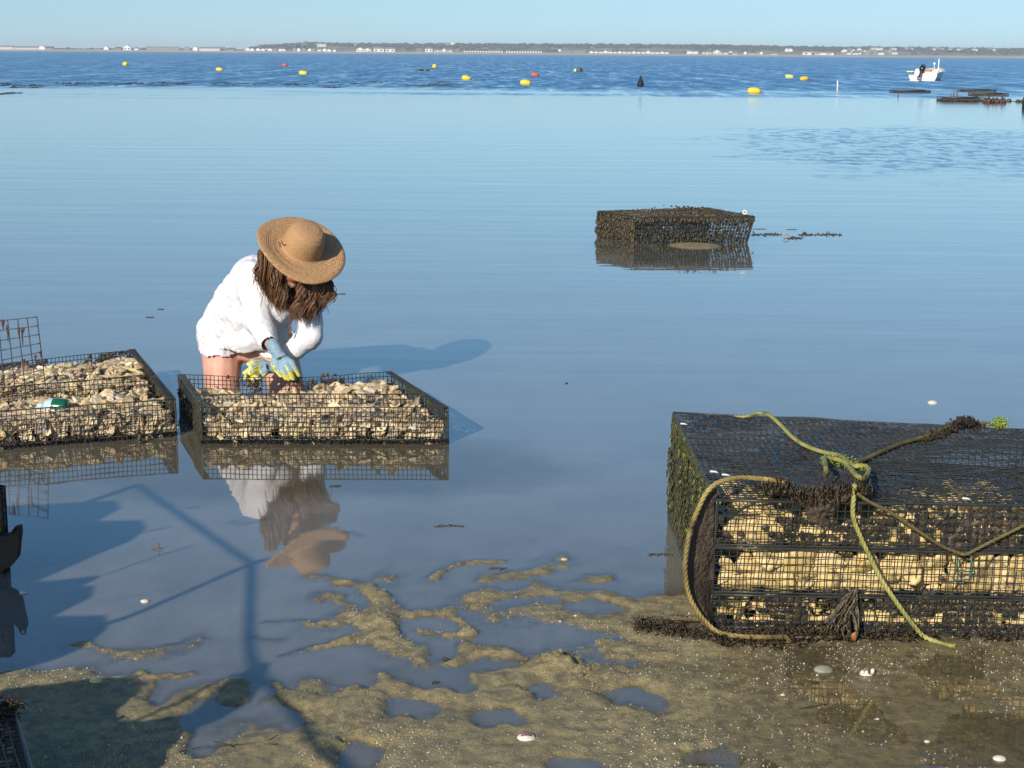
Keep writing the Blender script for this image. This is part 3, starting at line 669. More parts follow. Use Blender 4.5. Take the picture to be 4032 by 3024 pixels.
fartray(3788, 3922, 362, 9, 'farthest weedy tray on the right sloping down to its right')
fartray(3836, 3970, 378, 10, 'weedy tray at the far right just behind the bunched seaweed')
fartray(3714, 3877, 398, 14, 'long dark tray with brown stakes behind it')
p = ground_pt(3917, 404); b = MB()
for i in range(26):
    t = i / 25; b.blob(p + Vector(((t - .5) * 80 * p.y / F, random.uniform(-.1, .1), .05)), (.06, .08, .05 + .11 * abs(math.sin(t * 9))), 1, .5, seed=i)
tag(b.build('seaweed_clump', M['reddish'], loc=p), 'reddish brown bunched seaweed beside the long far tray', 'seaweed')
a, b2 = ground_pt(3955, 398), ground_pt(4120, 408); e = empty('float_line', a); tag(e, 'dark float line running from the bunched seaweed out of frame', 'float line')
b = MB(); b.tube([a + (b2 - a) * t + Vector((0, 0, .03 + .03 * math.sin(t * 20))) for t in np.linspace(0, 1, 14)], .012, 5); b.build('line', M['rope_brown'], e)
for t in (.12, .33, .42, .62, .75, .8):
    b = MB(); b.blob(a + (b2 - a) * t + Vector((0, 0, .03)), (.09, .08, .07), 1, .3, seed=t * 9); b.build('float', M['weed'], e)
stake(4030, 422, 384, 12, M['crate'], 'thick black post cut by the right edge of the frame', 'post')

def skiff():
    c_ = at_y(3634, 317, at_z(3580, 317).y); c_.z = 0; yaw = R(-24)   # local +y = bow
    e = empty('skiff', c_); tag(e, 'open white motor skiff anchored with its black outboard tilted up', 'boat')
    Mx = Matrix.Translation(c_) @ Matrix.Rotation(yaw, 4, 'Z')
    L, B, hs = 5.5, 1.92, .52
    st = []
    for i in range(13):
        t = i / 12; y = -.2 + t * L; bw = B / 2 * (1 - max(0, (t - .45) / .55) ** 2.2); sh = hs + .26 * t ** 2
        keel = -.18 + .35 * max(0, t - .8) / .2 * .6; flare = .86 - .25 * t
        st.append((y, bw, sh, keel, flare))
    hull = MB(); sec = []
    for (y, bw, sh, keel, fl) in st:
        s_ = [(bw, sh), (bw * (fl + .1), sh * .5), (bw * fl, .06), (bw * fl * .95, -.02), (0, keel), (-bw * fl * .95, -.02), (-bw * fl, .06), (-bw * (fl + .1), sh * .5), (-bw, sh)]
        sec.append([Mx @ Vector((a_, y, z_)) for a_, z_ in s_])
    vs = [v for s_ in sec for v in s_]; fs = []; mi = []
    for i in range(12):
        for k in range(8): fs.append((i * 9 + k, i * 9 + k + 1, (i + 1) * 9 + k + 1, (i + 1) * 9 + k)); mi.append(1 if k in (2, 3, 4, 5) else 0)
    fs.append(tuple(range(9))); mi.append(0); hull.v = vs; hull.f = fs; hull.m = mi
    hull.build('hull', [M['hull'], M['antifoul']], e, smooth=False)
    # inner liner + deck
    inn = MB(); vs = []
    for (y, bw, sh, keel, fl) in st: b_in = max(bw - .1, .01); vs += [Mx @ Vector((b_in, y + .05, sh - .01)), Mx @ Vector((b_in * .9, y + .05, .12)), Mx @ Vector((-b_in * .9, y + .05, .12)), Mx @ Vector((-b_in, y + .05, sh - .01))]
    fs = [(i * 4 + k, (i + 1) * 4 + k, (i + 1) * 4 + k + 1, i * 4 + k + 1) for i in range(12) for k in range(3)]; inn.add(vs, fs); inn.build('cockpit_liner', M['deck'], e, smooth=False)
    gw = MB()
    for s_ in (1, -1): gw.tube([Mx @ Vector((s_ * (bw), y, sh + .02)) for (y, bw, sh, k_, f_) in st], .045, 6)
    gw.build('gunwale', M['hull'], e)
    tm = MB(); tm.box(None, (B, .07, .09), M=Mx @ Matrix.Translation((0, -.2, hs + .03))); tm.build('transom_cap', M['deck'], e, smooth=False)
    sw = MB(); sw.box(None, (.42, .5, .06), M=Mx @ Matrix.Translation((-.78, -.38, hs + .08))); sw.build('stern_platform', M['hull'], e, smooth=False)
    t_ = MB(); t_.lathe([(.01, 0), (.17, .02), (.18, .15), (.14, .26), (.01, .3)], Mx @ Matrix.Translation((-.42, .15, hs - .02)), 12); t_.build('bait_bucket', M['hull'], e)
    co = MB(); co.box(None, (.5, .4, .5), M=Mx @ Matrix.Translation((.35, 2.4, .4))); co.build('console', M['hull'], e, smooth=False)
    ml = MB(); ml.tube([Mx @ Vector((.55, 2.6, .5)), Mx @ Vector((.56, 2.6, 1.45))], .035, 8); ml.build('mast', M['hull'], e)
    ln = MB(); ln.blob(Mx @ Vector((.32, 2.3, 1.12)), (.09, .09, .09), 2, 0); ln.tube([Mx @ Vector((.32, 2.3, .6)), Mx @ Vector((.32, 2.3, 1.05))], .018, 6); ln.build('stern_light', M['hull'], e)
    oc = MB(); oc.box(None, (.62, .5, .2), M=Mx @ Matrix.Translation((.02, 1.2, hs + .08))); oc.build('orange_crate', M['orange'], e, smooth=False)
    # outboard, tilted up
    mo = empty('outboard_motor', (0, 0, 0)); mo.parent = e
    Tm = Mx @ Matrix.Translation((-.06, -.42, .62)) @ Matrix.Rotation(R(14), 4, 'Y') @ Matrix.Rotation(R(-30), 4, 'X')
    q = MB(); q.lathe([(.01, .52), (.10, .5), (.17, .40), (.20, .22), (.19, .06), (.14, 0), (.01, -.02)], Tm @ Matrix.Diagonal((1, 1.25, 1, 1)), 14); q.build('cowl', M['motor'], mo)
    q = MB(); q.box(None, (.13, .2, .62), M=Tm @ Matrix.Translation((0, .02, -.30))); q.build('leg', M['motor'], mo, smooth=False)
    q = MB(); q.box(None, (.24, .34, .03), M=Tm @ Matrix.Translation((0, -.04, -.52))); q.build('cavitation_plate', M['motor'], mo, smooth=False)
    q = MB(); q.blob(Tm @ Vector((0, 0, -.62)), (.07, .16, .07), 2, 0); q.build('gearcase', M['motor'], mo)
    q = MB()
    for k in range(3): q.box(None, (.2, .02, .08), M=Tm @ Matrix.Translation((0, -.18, -.62)) @ Matrix.Rotation(k * 2.094, 4, 'Y') @ Matrix.Translation((.08, 0, 0)) @ Matrix.Rotation(.5, 4, 'X'))
    q.build('propeller', M['metal'], mo, smooth=False)
    q = MB(); q.blob(Tm @ Vector((.04, -.215, .36)), (.05, .02, .04), 1, 0); q.build('badge', M['metal'], mo)
skiff()

# dark drift weed along the edge of the ripples
b = MB()
def drift(px, py, wpx):
    p = ground_pt(px, py); r_ = wpx * p.y / F / 2
    n = int(3 + wpx / 8)
    for k in range(n): b.blob((p.x + random.uniform(-r_, r_), p.y + random.uniform(-.8, .8), .0), (r_ * random.uniform(.15, .4), .5, random.uniform(.01, .05)), 1, .6, seed=k + px)
for i in range(44):
    px = random.uniform(-20, 1830); drift(px, 331 + random.uniform(-9, 6) + (6 if px < 300 else 0), random.choice([14, 24, 40, 70]))
for px, py, wpx in [(565, 329, 60), (690, 329, 120), (100, 345, 90), (240, 328, 80), (1750, 332, 120), (1700, 338, 150), (1390, 330, 60), (1310, 345, 60), (950, 330, 40), (1040, 330, 40), (30, 368, 60), (2700, 330, 30)]: drift(px, py, wpx)
tag(b.build('drift_weed', M['weed']), 'broken line of dark red brown weed where the ripples begin', 'seaweed', kind='stuff')

# ------------------------------------------------------------------ wire trays
def bil(q, u, v):
    return (q[0] * (1 - u) + q[1] * u) * (1 - v) + (q[3] * (1 - u) + q[2] * u) * v
def wire_panel(name, parent, q, nu, nv, r_, mat, amp=.0025, sag=0., seed=0, step=1, rim=0.):
    """q: 4 corners (p00,p10,p11,p01); nu x nv cells of welded wire"""
    b = MB(); wd = (q[1] - q[0]).length; nrm = (q[1] - q[0]).cross(q[3] - q[0]).normalized()
    def P(i, j):
        u, v = i / nu, j / nv; p = bil(q, u, v)
        n1 = mnoise.noise_vector(p * 4 + Vector((seed, 0, 0))); n2 = mnoise.noise_vector(p * 22 + Vector((0, seed, 0)))
        return p + n1 * amp * 2.2 + n2 * amp * .55 + Vector((0, 0, -sag * math.sin(math.pi * u) ** 1.5 * v)) 
    for i in range(nu + 1): b.tube([P(i, j) + nrm * r_ * .8 for j in range(0, nv + 1)], r_, 4, caps=False)
    for j in range(nv + 1): b.tube([P(i, j) for i in range(0, nu + 1, step)], r_, 4, caps=False)
    return b.build(name, mat, parent)
def fouling(name, parent, q, nu, nv, prob, mats, seed=0, thick=.004, freq=5., bias=None):
    b = MB(); nrm = (q[1] - q[0]).cross(q[3] - q[0]).normalized(); rd = random.Random(seed)
    for i in range(nu):
        for j in range(nv):
            u, v = (i + .5) / nu, (j + .5) / nv; p = bil(q, u, v)
            k = mnoise.noise(p * freq + Vector((seed * 1.3, 7, 0))) * .5 + .5 + rd.uniform(-.16, .16)
            if bias: k -= bias(u, v)
            if k < prob:
                du = (bil(q, (i + 1) / nu, v) - bil(q, i / nu, v)) * .56; dv = (bil(q, u, (j + 1) / nv) - bil(q, u, j / nv)) * .56
                vs = []; m = 7
                for a in range(m):
                    an = 2 * math.pi * a / m + rd.uniform(-.25, .25); rr = rd.uniform(.55, 1.25)
                    vs.append(p + du * math.cos(an) * rr + dv * math.sin(an) * rr + nrm * rd.uniform(-.3, .3) * thick)
                vs.append(p + nrm * thick * rd.uniform(.6, 1.4)); vs.append(p - nrm * thick)
                fs = [(a, (a + 1) % m, m) for a in range(m)] + [((a + 1) % m, a, m + 1) for a in range(m)]
                b.add(vs, fs, rd.randrange(len(mats)))
    if not b.v: return None
    o = b.build(name, mats, parent, smooth=False); o['kind'] = 'stuff'; return o
def fuzz(b, p, n, spread, ln, r_=.0016, down=.3, mats=1, rd=random):
    for _ in range(n):
        q = Vector(p) + Vector((rd.gauss(0, spread[0]), rd.gauss(0, spread[1]), rd.gauss(0, spread[2]))); d = Vector((rd.gauss(0, 1), rd.gauss(0, 1), rd.gauss(0, 1) - down * 2)).normalized() * ln * rd.uniform(.4, 1.2)
        b.tube([q, q + d * .5 + Vector((0, 0, ln * .15)), q + d], [r_ * rd.uniform(.6, 1.5), r_, r_ * .3], 3, mi=rd.randrange(mats), flat=.7)
def rims(parent, lines, r_, mat, name='frame_rod'):
    for a, b2 in lines:
        b = MB(); n = 9; b.tube([a + (b2 - a) * (k / n) + mnoise.noise_vector(a + (b2 - a) * (k / n) * 6) * .002 for k in range(n + 1)], r_, 6); b.build(name, mat, parent)

# oyster meshes
def oyster_mesh(i):
    rd = random.Random(i); b = MB(); nr, ns = 4, 13; L = .032; W = .021 + .003 * rd.random()
    out = []
    for k in range(ns):
        a = 2 * math.pi * k / ns; rr = 1 + .13 * math.sin(3 * a + i) + rd.uniform(-.13, .13)
        if abs(a - math.pi) < .5: rr *= 1.12
        out.append((math.cos(a) * L * rr, math.sin(a) * W * rr * (1 + .25 * math.cos(a))))
    th = .0060 + .003 * rd.random()
    vs = []; rings = [(1, -.001), (.93, .35), (.62, .8)]
    for s_, z_ in rings:
        for (x, y) in out: vs.append(Vector((x * s_ - (1 - s_) * .006, y * s_, z_ * th + rd.uniform(-.0024, .0024))))
    t_i = len(vs); vs.append(Vector((-.006, 0, th * 1.0)))
    for s_, z_ in [(.8, -.7)]:
        for (x, y) in out: vs.append(Vector((x * s_, y * s_, z_ * th + rd.uniform(-.001, .001))))
    b_i = len(vs); vs.append(Vector((0, 0, -th)))
    fs = []
    for q in range(2):
        for k in range(ns): k2 = (k + 1) % ns; fs.append((q * ns + k, q * ns + k2, (q + 1) * ns + k2, (q + 1) * ns + k))
    for k in range(ns): k2 = (k + 1) % ns; fs.append((2 * ns + k, 2 * ns + k2, t_i))
    o3 = t_i + 1
    for k in range(ns): k2 = (k + 1) % ns; fs.append((o3 + k, o3 + k2, k2, k)); fs.append((o3 + k2, o3 + k, b_i))
    me = bpy.data.meshes.new('oyster'); me.from_pydata([tuple(v) for v in vs], [], fs); me.materials.append(M['oyster'])
    me.update(); return me
OY = [oyster_mesh(i) for i in range(8)]
OYG = []
for m_ in OY:
    m2_ = m_.copy(); m2_.materials.clear(); m2_.materials.append(M['oyster_gold']); m2_.polygons.foreach_set('use_smooth', [True] * len(m2_.polygons)); OYG.append(m2_)
OYD = [(np.array([v.co[:] for v in m.vertices]), [tuple(p.vertices) for p in m.polygons]) for m in OY]
def rotm(tilt, az, spin, flip=False):
    m = Matrix.Rotation(az, 4, 'Z') @ Matrix.Rotation(tilt, 4, 'X') @ Matrix.Rotation(spin, 4, 'Z')
    return m @ Matrix.Rotation(math.pi, 4, 'X') if flip else m
ALL_OY = []   # (matrix, mesh idx, scale, key)
def put_oyster(p, tilt, az, key, size=1., rd=random, front=False):
    ALL_OY.append([Vector(p), (tilt, az, rd.uniform(0, 6.28), False), rd.randrange(8), size * rd.choice((.6, .75, .9, 1.05, 1.25, 1.45)) * rd.uniform(.9, 1.1), key, front])

def heap_top(q, hfun, z0, spacing, key, size, rd, layers=2, inset=.036):
    """fill the plan quad q (bottom corners) with oysters whose top follows hfun(u,v)"""
    wd = ((q[1] - q[0]).length + (q[2] - q[3]).length) / 2; dp = ((q[3] - q[0]).length + (q[2] - q[1]).length) / 2
    nu, nv = int(wd / spacing), int(dp / (spacing * .85))
    for j in range(nv):
        for i in range(nu):
            for L in range(layers):
                u = (i + rd.uniform(.1, .9)) / nu; v = (j + rd.uniform(.1, .9)) / nv
                u = inset / wd + u * (1 - 2 * inset / wd); v = inset / dp + v * (1 - 2 * inset / dp)
                p = bil(q, u, v); p.z = z0 + hfun(u, v) - L * .022 + rd.uniform(-.004, .007) - .012
                if p.z < z0 + .006: continue
                put_oyster(p, rd.gauss(0, .6), rd.uniform(0, 6.28), key, size, rd, front=(L == 0))
def heap_front(q, hfun, z0, spacing, key, size, rd, off=.016, vert=.75):
    """oysters lying against the front mesh, faces mostly towards it"""
    wd = (q[1] - q[0]).length; fwd = (q[3] - q[0]).normalized(); nu = int(wd / spacing)
    for i in range(nu):
        u = .02 + .96 * (i + rd.uniform(.2, .8)) / nu; top = hfun(u, 0.); z = .012
        while z < top - .008:
            p = q[0] * (1 - u) + q[1] * u + fwd * (off + rd.uniform(0, .014)); p.x += rd.uniform(-.010, .010); p.z = z0 + z
            if vert > .9 and z > .095: break
            put_oyster(p, math.pi / 2 * vert + rd.gauss(0, .35 if vert < .9 else .3), rd.gauss(0, .35 if vert < .9 else .3), key, size, rd, front=True)
            z += spacing * rd.uniform(.5, .8)

# ---- middle open tray
def open_tray(name, label, C, zt, seed, cell=.019, wiremat=M['wire'], divider=(.36, .36), sag=0., front_base=None, foul=.30, right_thick=True):
    """C: four top corners (front-left, front-right, back-right, back-left)"""
    fl, fr, br, bl = C; cen = (fl + fr + br + bl) / 4; e = empty(name, (cen.x, cen.y, 0)); tag(e, label, 'oyster tray')
    down = lambda p: Vector((p.x, p.y, .0)) + Vector((0, 0, 0))
    zb = -.012
    B = [Vector((p.x, p.y, zb)) for p in C]
    nw = int(round((fr - fl).length / cell)); nd = int(round((bl - fl).length / cell)); nh = 8
    wire_panel('front_mesh', e, [B[0], B[1], fr, fl], nw, nh, .0019, wiremat, .0024, seed=seed)
    wire_panel('back_mesh', e, [B[3], B[2], br, bl], nw, nh, .0017, wiremat, .0025, sag=sag, seed=seed + 1)
    wire_panel('side_mesh', e, [B[0], B[3], bl, fl], nd, nh, .0017, wiremat, .0025, seed=seed + 2)
    wire_panel('side_mesh', e, [B[1], B[2], br, fr], nd, nh, .0017, wiremat, .0025, seed=seed + 3)
    wire_panel('bottom_mesh', e, [B[0] + Vector((0, 0, .004)), B[1] + Vector((0, 0, .004)), B[2] + Vector((0, 0, .004)), B[3] + Vector((0, 0, .004))], nw // 2, nd // 2, .0015, wiremat, .001, seed=seed + 4)
    v0, v1 = divider
    a = fl.lerp(bl, v0); b2 = fr.lerp(br, v1); ab = B[0].lerp(B[3], v0); bb = B[1].lerp(B[2], v1)
    wire_panel('divider_mesh', e, [ab, bb, b2, a], nw, nh, .0018, M['wire_brown'], .003, seed=seed + 5)
    rims(e, [(fl, fr), (a, b2)], .0022, M['wire_brown']); rims(e, [(fr, br), (bl, fl)], .0032, wiremat); rims(e, [(B[0], fl), (B[1], fr), (B[2], br), (B[3], bl)], .003, wiremat)
    # the doubled, weed-grown rims along the two sides
    for (s0, s1, t0, t1, inw) in ((fl, bl, B[0], B[3], 1), (fr, br, B[1], B[2], -1)):
        off = (fr - fl).normalized() * inw * .03
        fouling('algae_growth', e, [s0, s1, s1 + off, s0 + off], nd, 2, .58, [M['algae'], M['mud'], M['weed_olive']], seed + 7, .003)
        wire_panel('rim_mesh', e, [s0 + Vector((0, 0, .001)), s1 + Vector((0, 0, .001)), s1 + off, s0 + off], nd, 2, .0016, wiremat, .001, seed=seed + 9)
        fouling('algae_growth', e, [t0, t1, s1, s0], nd, nh, .56, [M['mud'], M['algae'], M['weed']], seed + 8, .004)
    fouling('algae_growth', e, [B[3], B[2], br, bl], nw, nh, foul, [M['weed'], M['reddish'], M['mud']], seed + 10, .004)
    hb = MB(); rq = random.Random(seed + 5)
    for k in range(70):
        u = rq.random() ** .7; p = bil([B[3], B[2], br, bl], u, rq.uniform(.2, .86)) + Vector((0, 0, -sag * math.sin(math.pi * u) ** 1.5 * .8))
        if mnoise.noise(p * 6) < .02: continue
        fuzz(hb, p, 16, (.012, .004, .012), .022, .003, 1.2, 2, rq)
    if hb.v: hb.build('weed_tufts', [M['weed'], M['reddish']], e)['kind'] = 'stuff'
    fouling('algae_growth', e, [B[0], B[1], fr, fl], nw, nh, .2, [M['mud'], M['weed'], M['algae']], seed + 11, .003)
    fouling('algae_growth', e, [ab, bb, b2, a], nw, nh, .26, [M['mud'], M['weed']], seed + 12, .003)
    # weedy black band at the foot of the front
    fb = MB(); rd = random.Random(seed); n = int((fr - fl).length / .011)
    for k in range(n):
        p = B[0].lerp(B[1], (k + .5) / n); fuzz(fb, (p.x, p.y - .003, .012), 9, (.006, .006, .007), .018, .003, .2, 1, rd)
        if rd.random() < .12: fuzz(fb, (p.x, p.y - .004, .03), 10, (.006, .003, .012), .02, .002, .3, 1, rd)
    o = fb.build('weed_skirt', M['skirt'], e); o['kind'] = 'stuff'
    rims(e, [(B[0] + Vector((0, -.006, .03)), B[1] + Vector((0, -.006, .03)))], .004, wiremat, 'base_rod')
    return e, B
C_mid = [at_z(791, 1602, .155), at_z(1764, 1605, .155), at_z(1541, 1465, .155), at_z(703, 1475, .155)]
tm_, B_mid = open_tray('oyster_tray', 'open wire tray of oysters in front of the kneeling woman', C_mid, .155, 3, sag=.022, foul=.3)
rd = random.Random(4)
def h_mid(u, v):
    h = .101 + .010 * math.sin(u * 9 + 1) + .014 * mnoise.noise(Vector((u * 7, v * 5, 1)))
    if v > .35: h += .03 * max(0, (u - .55) / .45) * (v - .2) - .04 * max(0, 1 - ((u - .42) / .28) ** 2) * (v > .5)
    if v > .5 and u < .3: h -= .012
    return max(.03, h)
heap_top(B_mid, h_mid, 0, .037, 'mid', 1.0, rd); heap_front(B_mid, h_mid, 0, .034, 'mid', .85, rd)
# ---- left open tray (cut by the frame)
rgt_b = at_z(530, 1376, .16); rgt_f = at_z(690, 1571, .16); lf = at_z(0, 1618, .16); lbk = at_z(0, 1432, .16)
dirf = (lf - rgt_f) / (lf - rgt_f).length; dirb = (lbk - rgt_b) / (lbk - rgt_b).length
C_l = [rgt_f + dirf * 1.12, rgt_f, rgt_b, rgt_b + dirb * 1.08]
tl_, B_l = open_tray('oyster_tray', 'open wire tray of oysters at the left edge with a bottle in it', C_l, .16, 23, wiremat=M['wire_blue'], foul=.38, divider=(.45, .46))
rd = random.Random(5)
def h_left(u, v):
    h = .092 + .028 * math.sin(min(1, v * 1.05) * math.pi * .62) + .014 * mnoise.noise(Vector((u * 7, v * 5, 4)))
    h += .03 * math.exp(-((v - .75) / .18) ** 2) * (.4 + .6 * math.exp(-((u - .45) / .3) ** 2)) - .03 * math.exp(-((v - .42) / .08) ** 2)
    return h
heap_top(B_l, h_left, 0, .038, 'left', 1.08, rd); heap_front(B_l, h_left, 0, .036, 'left', .9, rd)
# gap post between the two halves of the front, dangling weed
p = at_z(548, 1745, 0); b = MB()
for k in range(10): b.blob((p.x + random.uniform(-.006, .006), p.y - .004, .052 - k * .006), (.008 + .004 * random.random(), .007, .008), 1, .6, seed=k)
tag(b.build('seaweed_tuft', M['weed'], loc=p), 'narrow tuft of weed hanging off the front of the left tray', 'seaweed')
# wide-mesh grid standing up behind the left tray
q = [at_y(10, 1440, 6.90), at_y(165, 1405, 6.88), at_y(146, 1247, 6.88), at_y(-8, 1262, 6.90)]
q[0] = q[0] + (q[0] - q[3]) * .75; q[1] = q[1] + (q[1] - q[2]) * .75
e = empty('wire_grid', ((q[0] + q[1]) / 2)); tag(e, 'upright square of wide blue black wire grid standing in the left tray', 'wire grid')
for i in range(5):
    b = MB(); b.tube([bil(q, i / 4, j / 14) + mnoise.noise_vector(Vector((i, j * .3, 0))) * .0015 for j in range(15)], .0024, 6); b.build('wire', M['wire_blue'], e)
for j in range(9):
    b = MB(); b.tube([bil(q, i / 8, j / 8 * .995 + .002) + Vector((0, -.003, 0)) for i in range(9)], .0022, 6); b.build('wire', M['wire_blue'], e)
b = MB()
for (u, v, w_, l_) in [(.12, .99, .016, .04), (.22, .9, .010, .07), (.5, .87, .012, .04), (.58, .84, .009, .07), (.62, .86, .012, .02), (.84, .46, .010, .03), (.98, .5, .01, .03), (.55, .44, .01, .03)]:
    p = bil(q, u, v)
    for k in range(5): b.blob(p - Vector((0, 0, l_ * k / 5)), (w_ * (1 - k / 6) * .7, .004, l_ / 6), 1, .6, seed=u * 9 + k)
b.build('red_growth', M['reddish'], e)['kind'] = 'stuff'
# bottle in the left tray
pb = at_y(218, 1602, B_l[1].y + .05); e = empty('plastic_bottle', pb); tag(e, 'small white and green plastic bottle lying among oysters in the left tray', 'bottle')
Mx = Matrix.Translation(pb) @ Matrix.Rotation(R(92), 4, 'Y') @ Matrix.Rotation(R(6), 4, 'X')
b = MB(); b.lathe([(.001, -.052), (.014, -.05), (.03, -.04), (.036, -.02), (.036, -.008)], Mx, 20); b.build('bottle_shoulder', M['bottle_white'], e)
b = MB(); b.lathe([(.0362, -.008), (.037, 0), (.037, .045), (.034, .055), (.001, .056)], Mx, 20); b.build('bottle_body', M['bottle_green'], e)
b = MB(); b.lathe([(.001, -.078), (.012, -.078), (.013, -.05), (.001, -.05)], Mx, 14); b.build('cap', M['bottle_white'], e)

# ------------------------------------------------------------------ the roped stack of three trays on the right
SF = [at_z(2812, 2490, 0)]; yF = SF[0].y
FLt = at_y(2825, 1950, yF); zT = .39
tfl = Vector((FLt.x, yF, zT)); tbl = at_z(2652, 1622, zT); W3 = 1.25
tbr_dir = (at_z(4032, 1690, zT) - tbl).normalized(); tfr = tfl + Vector((1, -.035, 0)).normalized() * W3; tbr = tbl + tbr_dir * 1.3
TOPC = [tfl, tfr, tbr, tbl]
levels = [(0.004, .112), (.118, .250), (.256, .388)]
labs = ['bottom wire oyster tray of the roped stack, caked with mud', 'middle wire oyster tray of the roped stack, full of pale oysters', 'top wire oyster tray of the roped stack with meshed lid']
CELL = .0205
for li, (z0, z1) in enumerate(levels):
    def at(p, z): return Vector((p.x + (zT - z) * -.02, p.y, z))
    B = [at(p, z0) for p in TOPC]; T = [at(p, z1) for p in TOPC]
    cen = sum(B, Vector()) / 4; e = empty('oyster_tray', (cen.x, cen.y, z0)); tag(e, labs[li], 'oyster tray', None)
    nw = int(W3 / CELL); nd = int((tbl - tfl).length / CELL); nh = 6
    wire_panel('front_mesh', e, [B[0], B[1], T[1], T[0]], nw, nh, .0016, M['wire'], .0028, seed=50 + li)
    wire_panel('side_mesh', e, [B[0], B[3], T[3], T[0]], nd, nh, .0017, M['wire'], .002, seed=60 + li)
    wire_panel('side_mesh', e, [B[1], B[2], T[2], T[1]], nd, nh, .0017, M['wire'], .002, seed=70 + li)
    wire_panel('back_mesh', e, [B[3], B[2], T[2], T[3]], nw, nh, .0017, M['wire'], .002, seed=80 + li)
    wire_panel('bottom_mesh', e, [B[0], B[1], B[2], B[3]], nw // 2, nd // 2, .0015, M['wire'], .001, seed=85 + li)
    wire_panel('lid_mesh', e, [T[0], T[1], T[2], T[3]], nw, nd, .0018 if li == 2 else .0015, M['wire'], .003 if li == 2 else .001, seed=90 + li)
    rims(e, [(T[0], T[1]), (T[0], T[3]), (T[3], T[2]), (B[0], T[0]), (B[3], T[3])], .003, M['wire'])
    if li < 3: rims(e, [(B[0] + Vector((0, -.002, .004)), B[1] + Vector((0, -.002, .004))), (B[0] + Vector((0, .003, .012)), B[1] + Vector((0, .003, .012)))], .0022, M['wire'], 'base_rod')
    fouling('algae_growth', e, [B[0], B[3], T[3], T[0]], nd, nh, .66, [M['algae'], M['algae'], M['weed_olive'], M['mud'], M['mud']] if li else [M['mud'], M['algae'], M['mud']], 5 + li, .006)
    if li == 0:
        fouling('mud_fill', e, [B[0] + Vector((0, .003, 0)), B[1] + Vector((0, .003, 0)), T[1] + Vector((0, .003, 0)), T[0] + Vector((0, .003, 0))], nw, nh, .64, [M['mud'], M['skirt'], M['weed'], M['skirt']], 41, .003, 7.,
                bias=lambda u, v: (.30 if v < .32 and u > .03 else 0) - (.12 if .4 < v < .75 else 0))
    elif li == 2:
        fouling('mud_fill', e, [B[0] + Vector((0, .003, 0)), B[1] + Vector((0, .003, 0)), T[1] + Vector((0, .003, 0)), T[0] + Vector((0, .003, 0))], nw, nh, .46, [M['skirt'], M['weed'], M['skirt'], M['mud']], 43, .003, 7.,
                bias=lambda u, v: (.28 if u > .5 else 0) - (.22 if u < .42 and v > .6 else 0))
        fouling('algae_growth', e, [T[0], T[1], T[2], T[3]], nw, nd, .58, [M['mud'], M['wire'], M['weed'], M['wire'], M['mud']], 44, .003, 5.,
                bias=lambda u, v: .32 * math.exp(-((u - .34) / .17) ** 2 - ((v - .72) / .24) ** 2) - (.16 if u > .55 or v < .22 else 0) - (.16 if u < .1 else 0))
    else:
        fouling('algae_growth', e, [B[0], B[1], T[1], T[0]], nw, nh, .16, [M['mud'], M['weed']], 45, .003)
    rd = random.Random(60 + li)
    if li == 2: hf = lambda u, v: min(.098, .058 + .022 * mnoise.noise(Vector((u * 9, v * 4, 9))) + (.04 if u > .4 else 0) * (.5 + .5 * math.sin(u * 22)) + (.01 if u < .12 else 0)) - .02 * (v > .08)
    elif li == 1: hf = lambda u, v: (.104 if v < .08 else .085) + .012 * mnoise.noise(Vector((u * 9, v * 4, 3)))
    else: hf = lambda u, v: .048 + .035 * mnoise.noise(Vector((u * 11, v * 4, 5)))
    Q = [B[0].copy(), B[1].copy(), B[2].copy(), B[3].copy()]
    fz = z0 + .006
    heap_front(Q, hf, fz, .041, 'stack%d' % li, 1.12, rd, off=.030, vert=.97)
    Qn = [Q[0], Q[1], Q[1].lerp(Q[2], .5 if li else .3), Q[0].lerp(Q[3], .5 if li else .3)]
    heap_top(Qn, hf, fz, .05, 'stack%d' % li, 1.05, rd, layers=1, inset=.062)

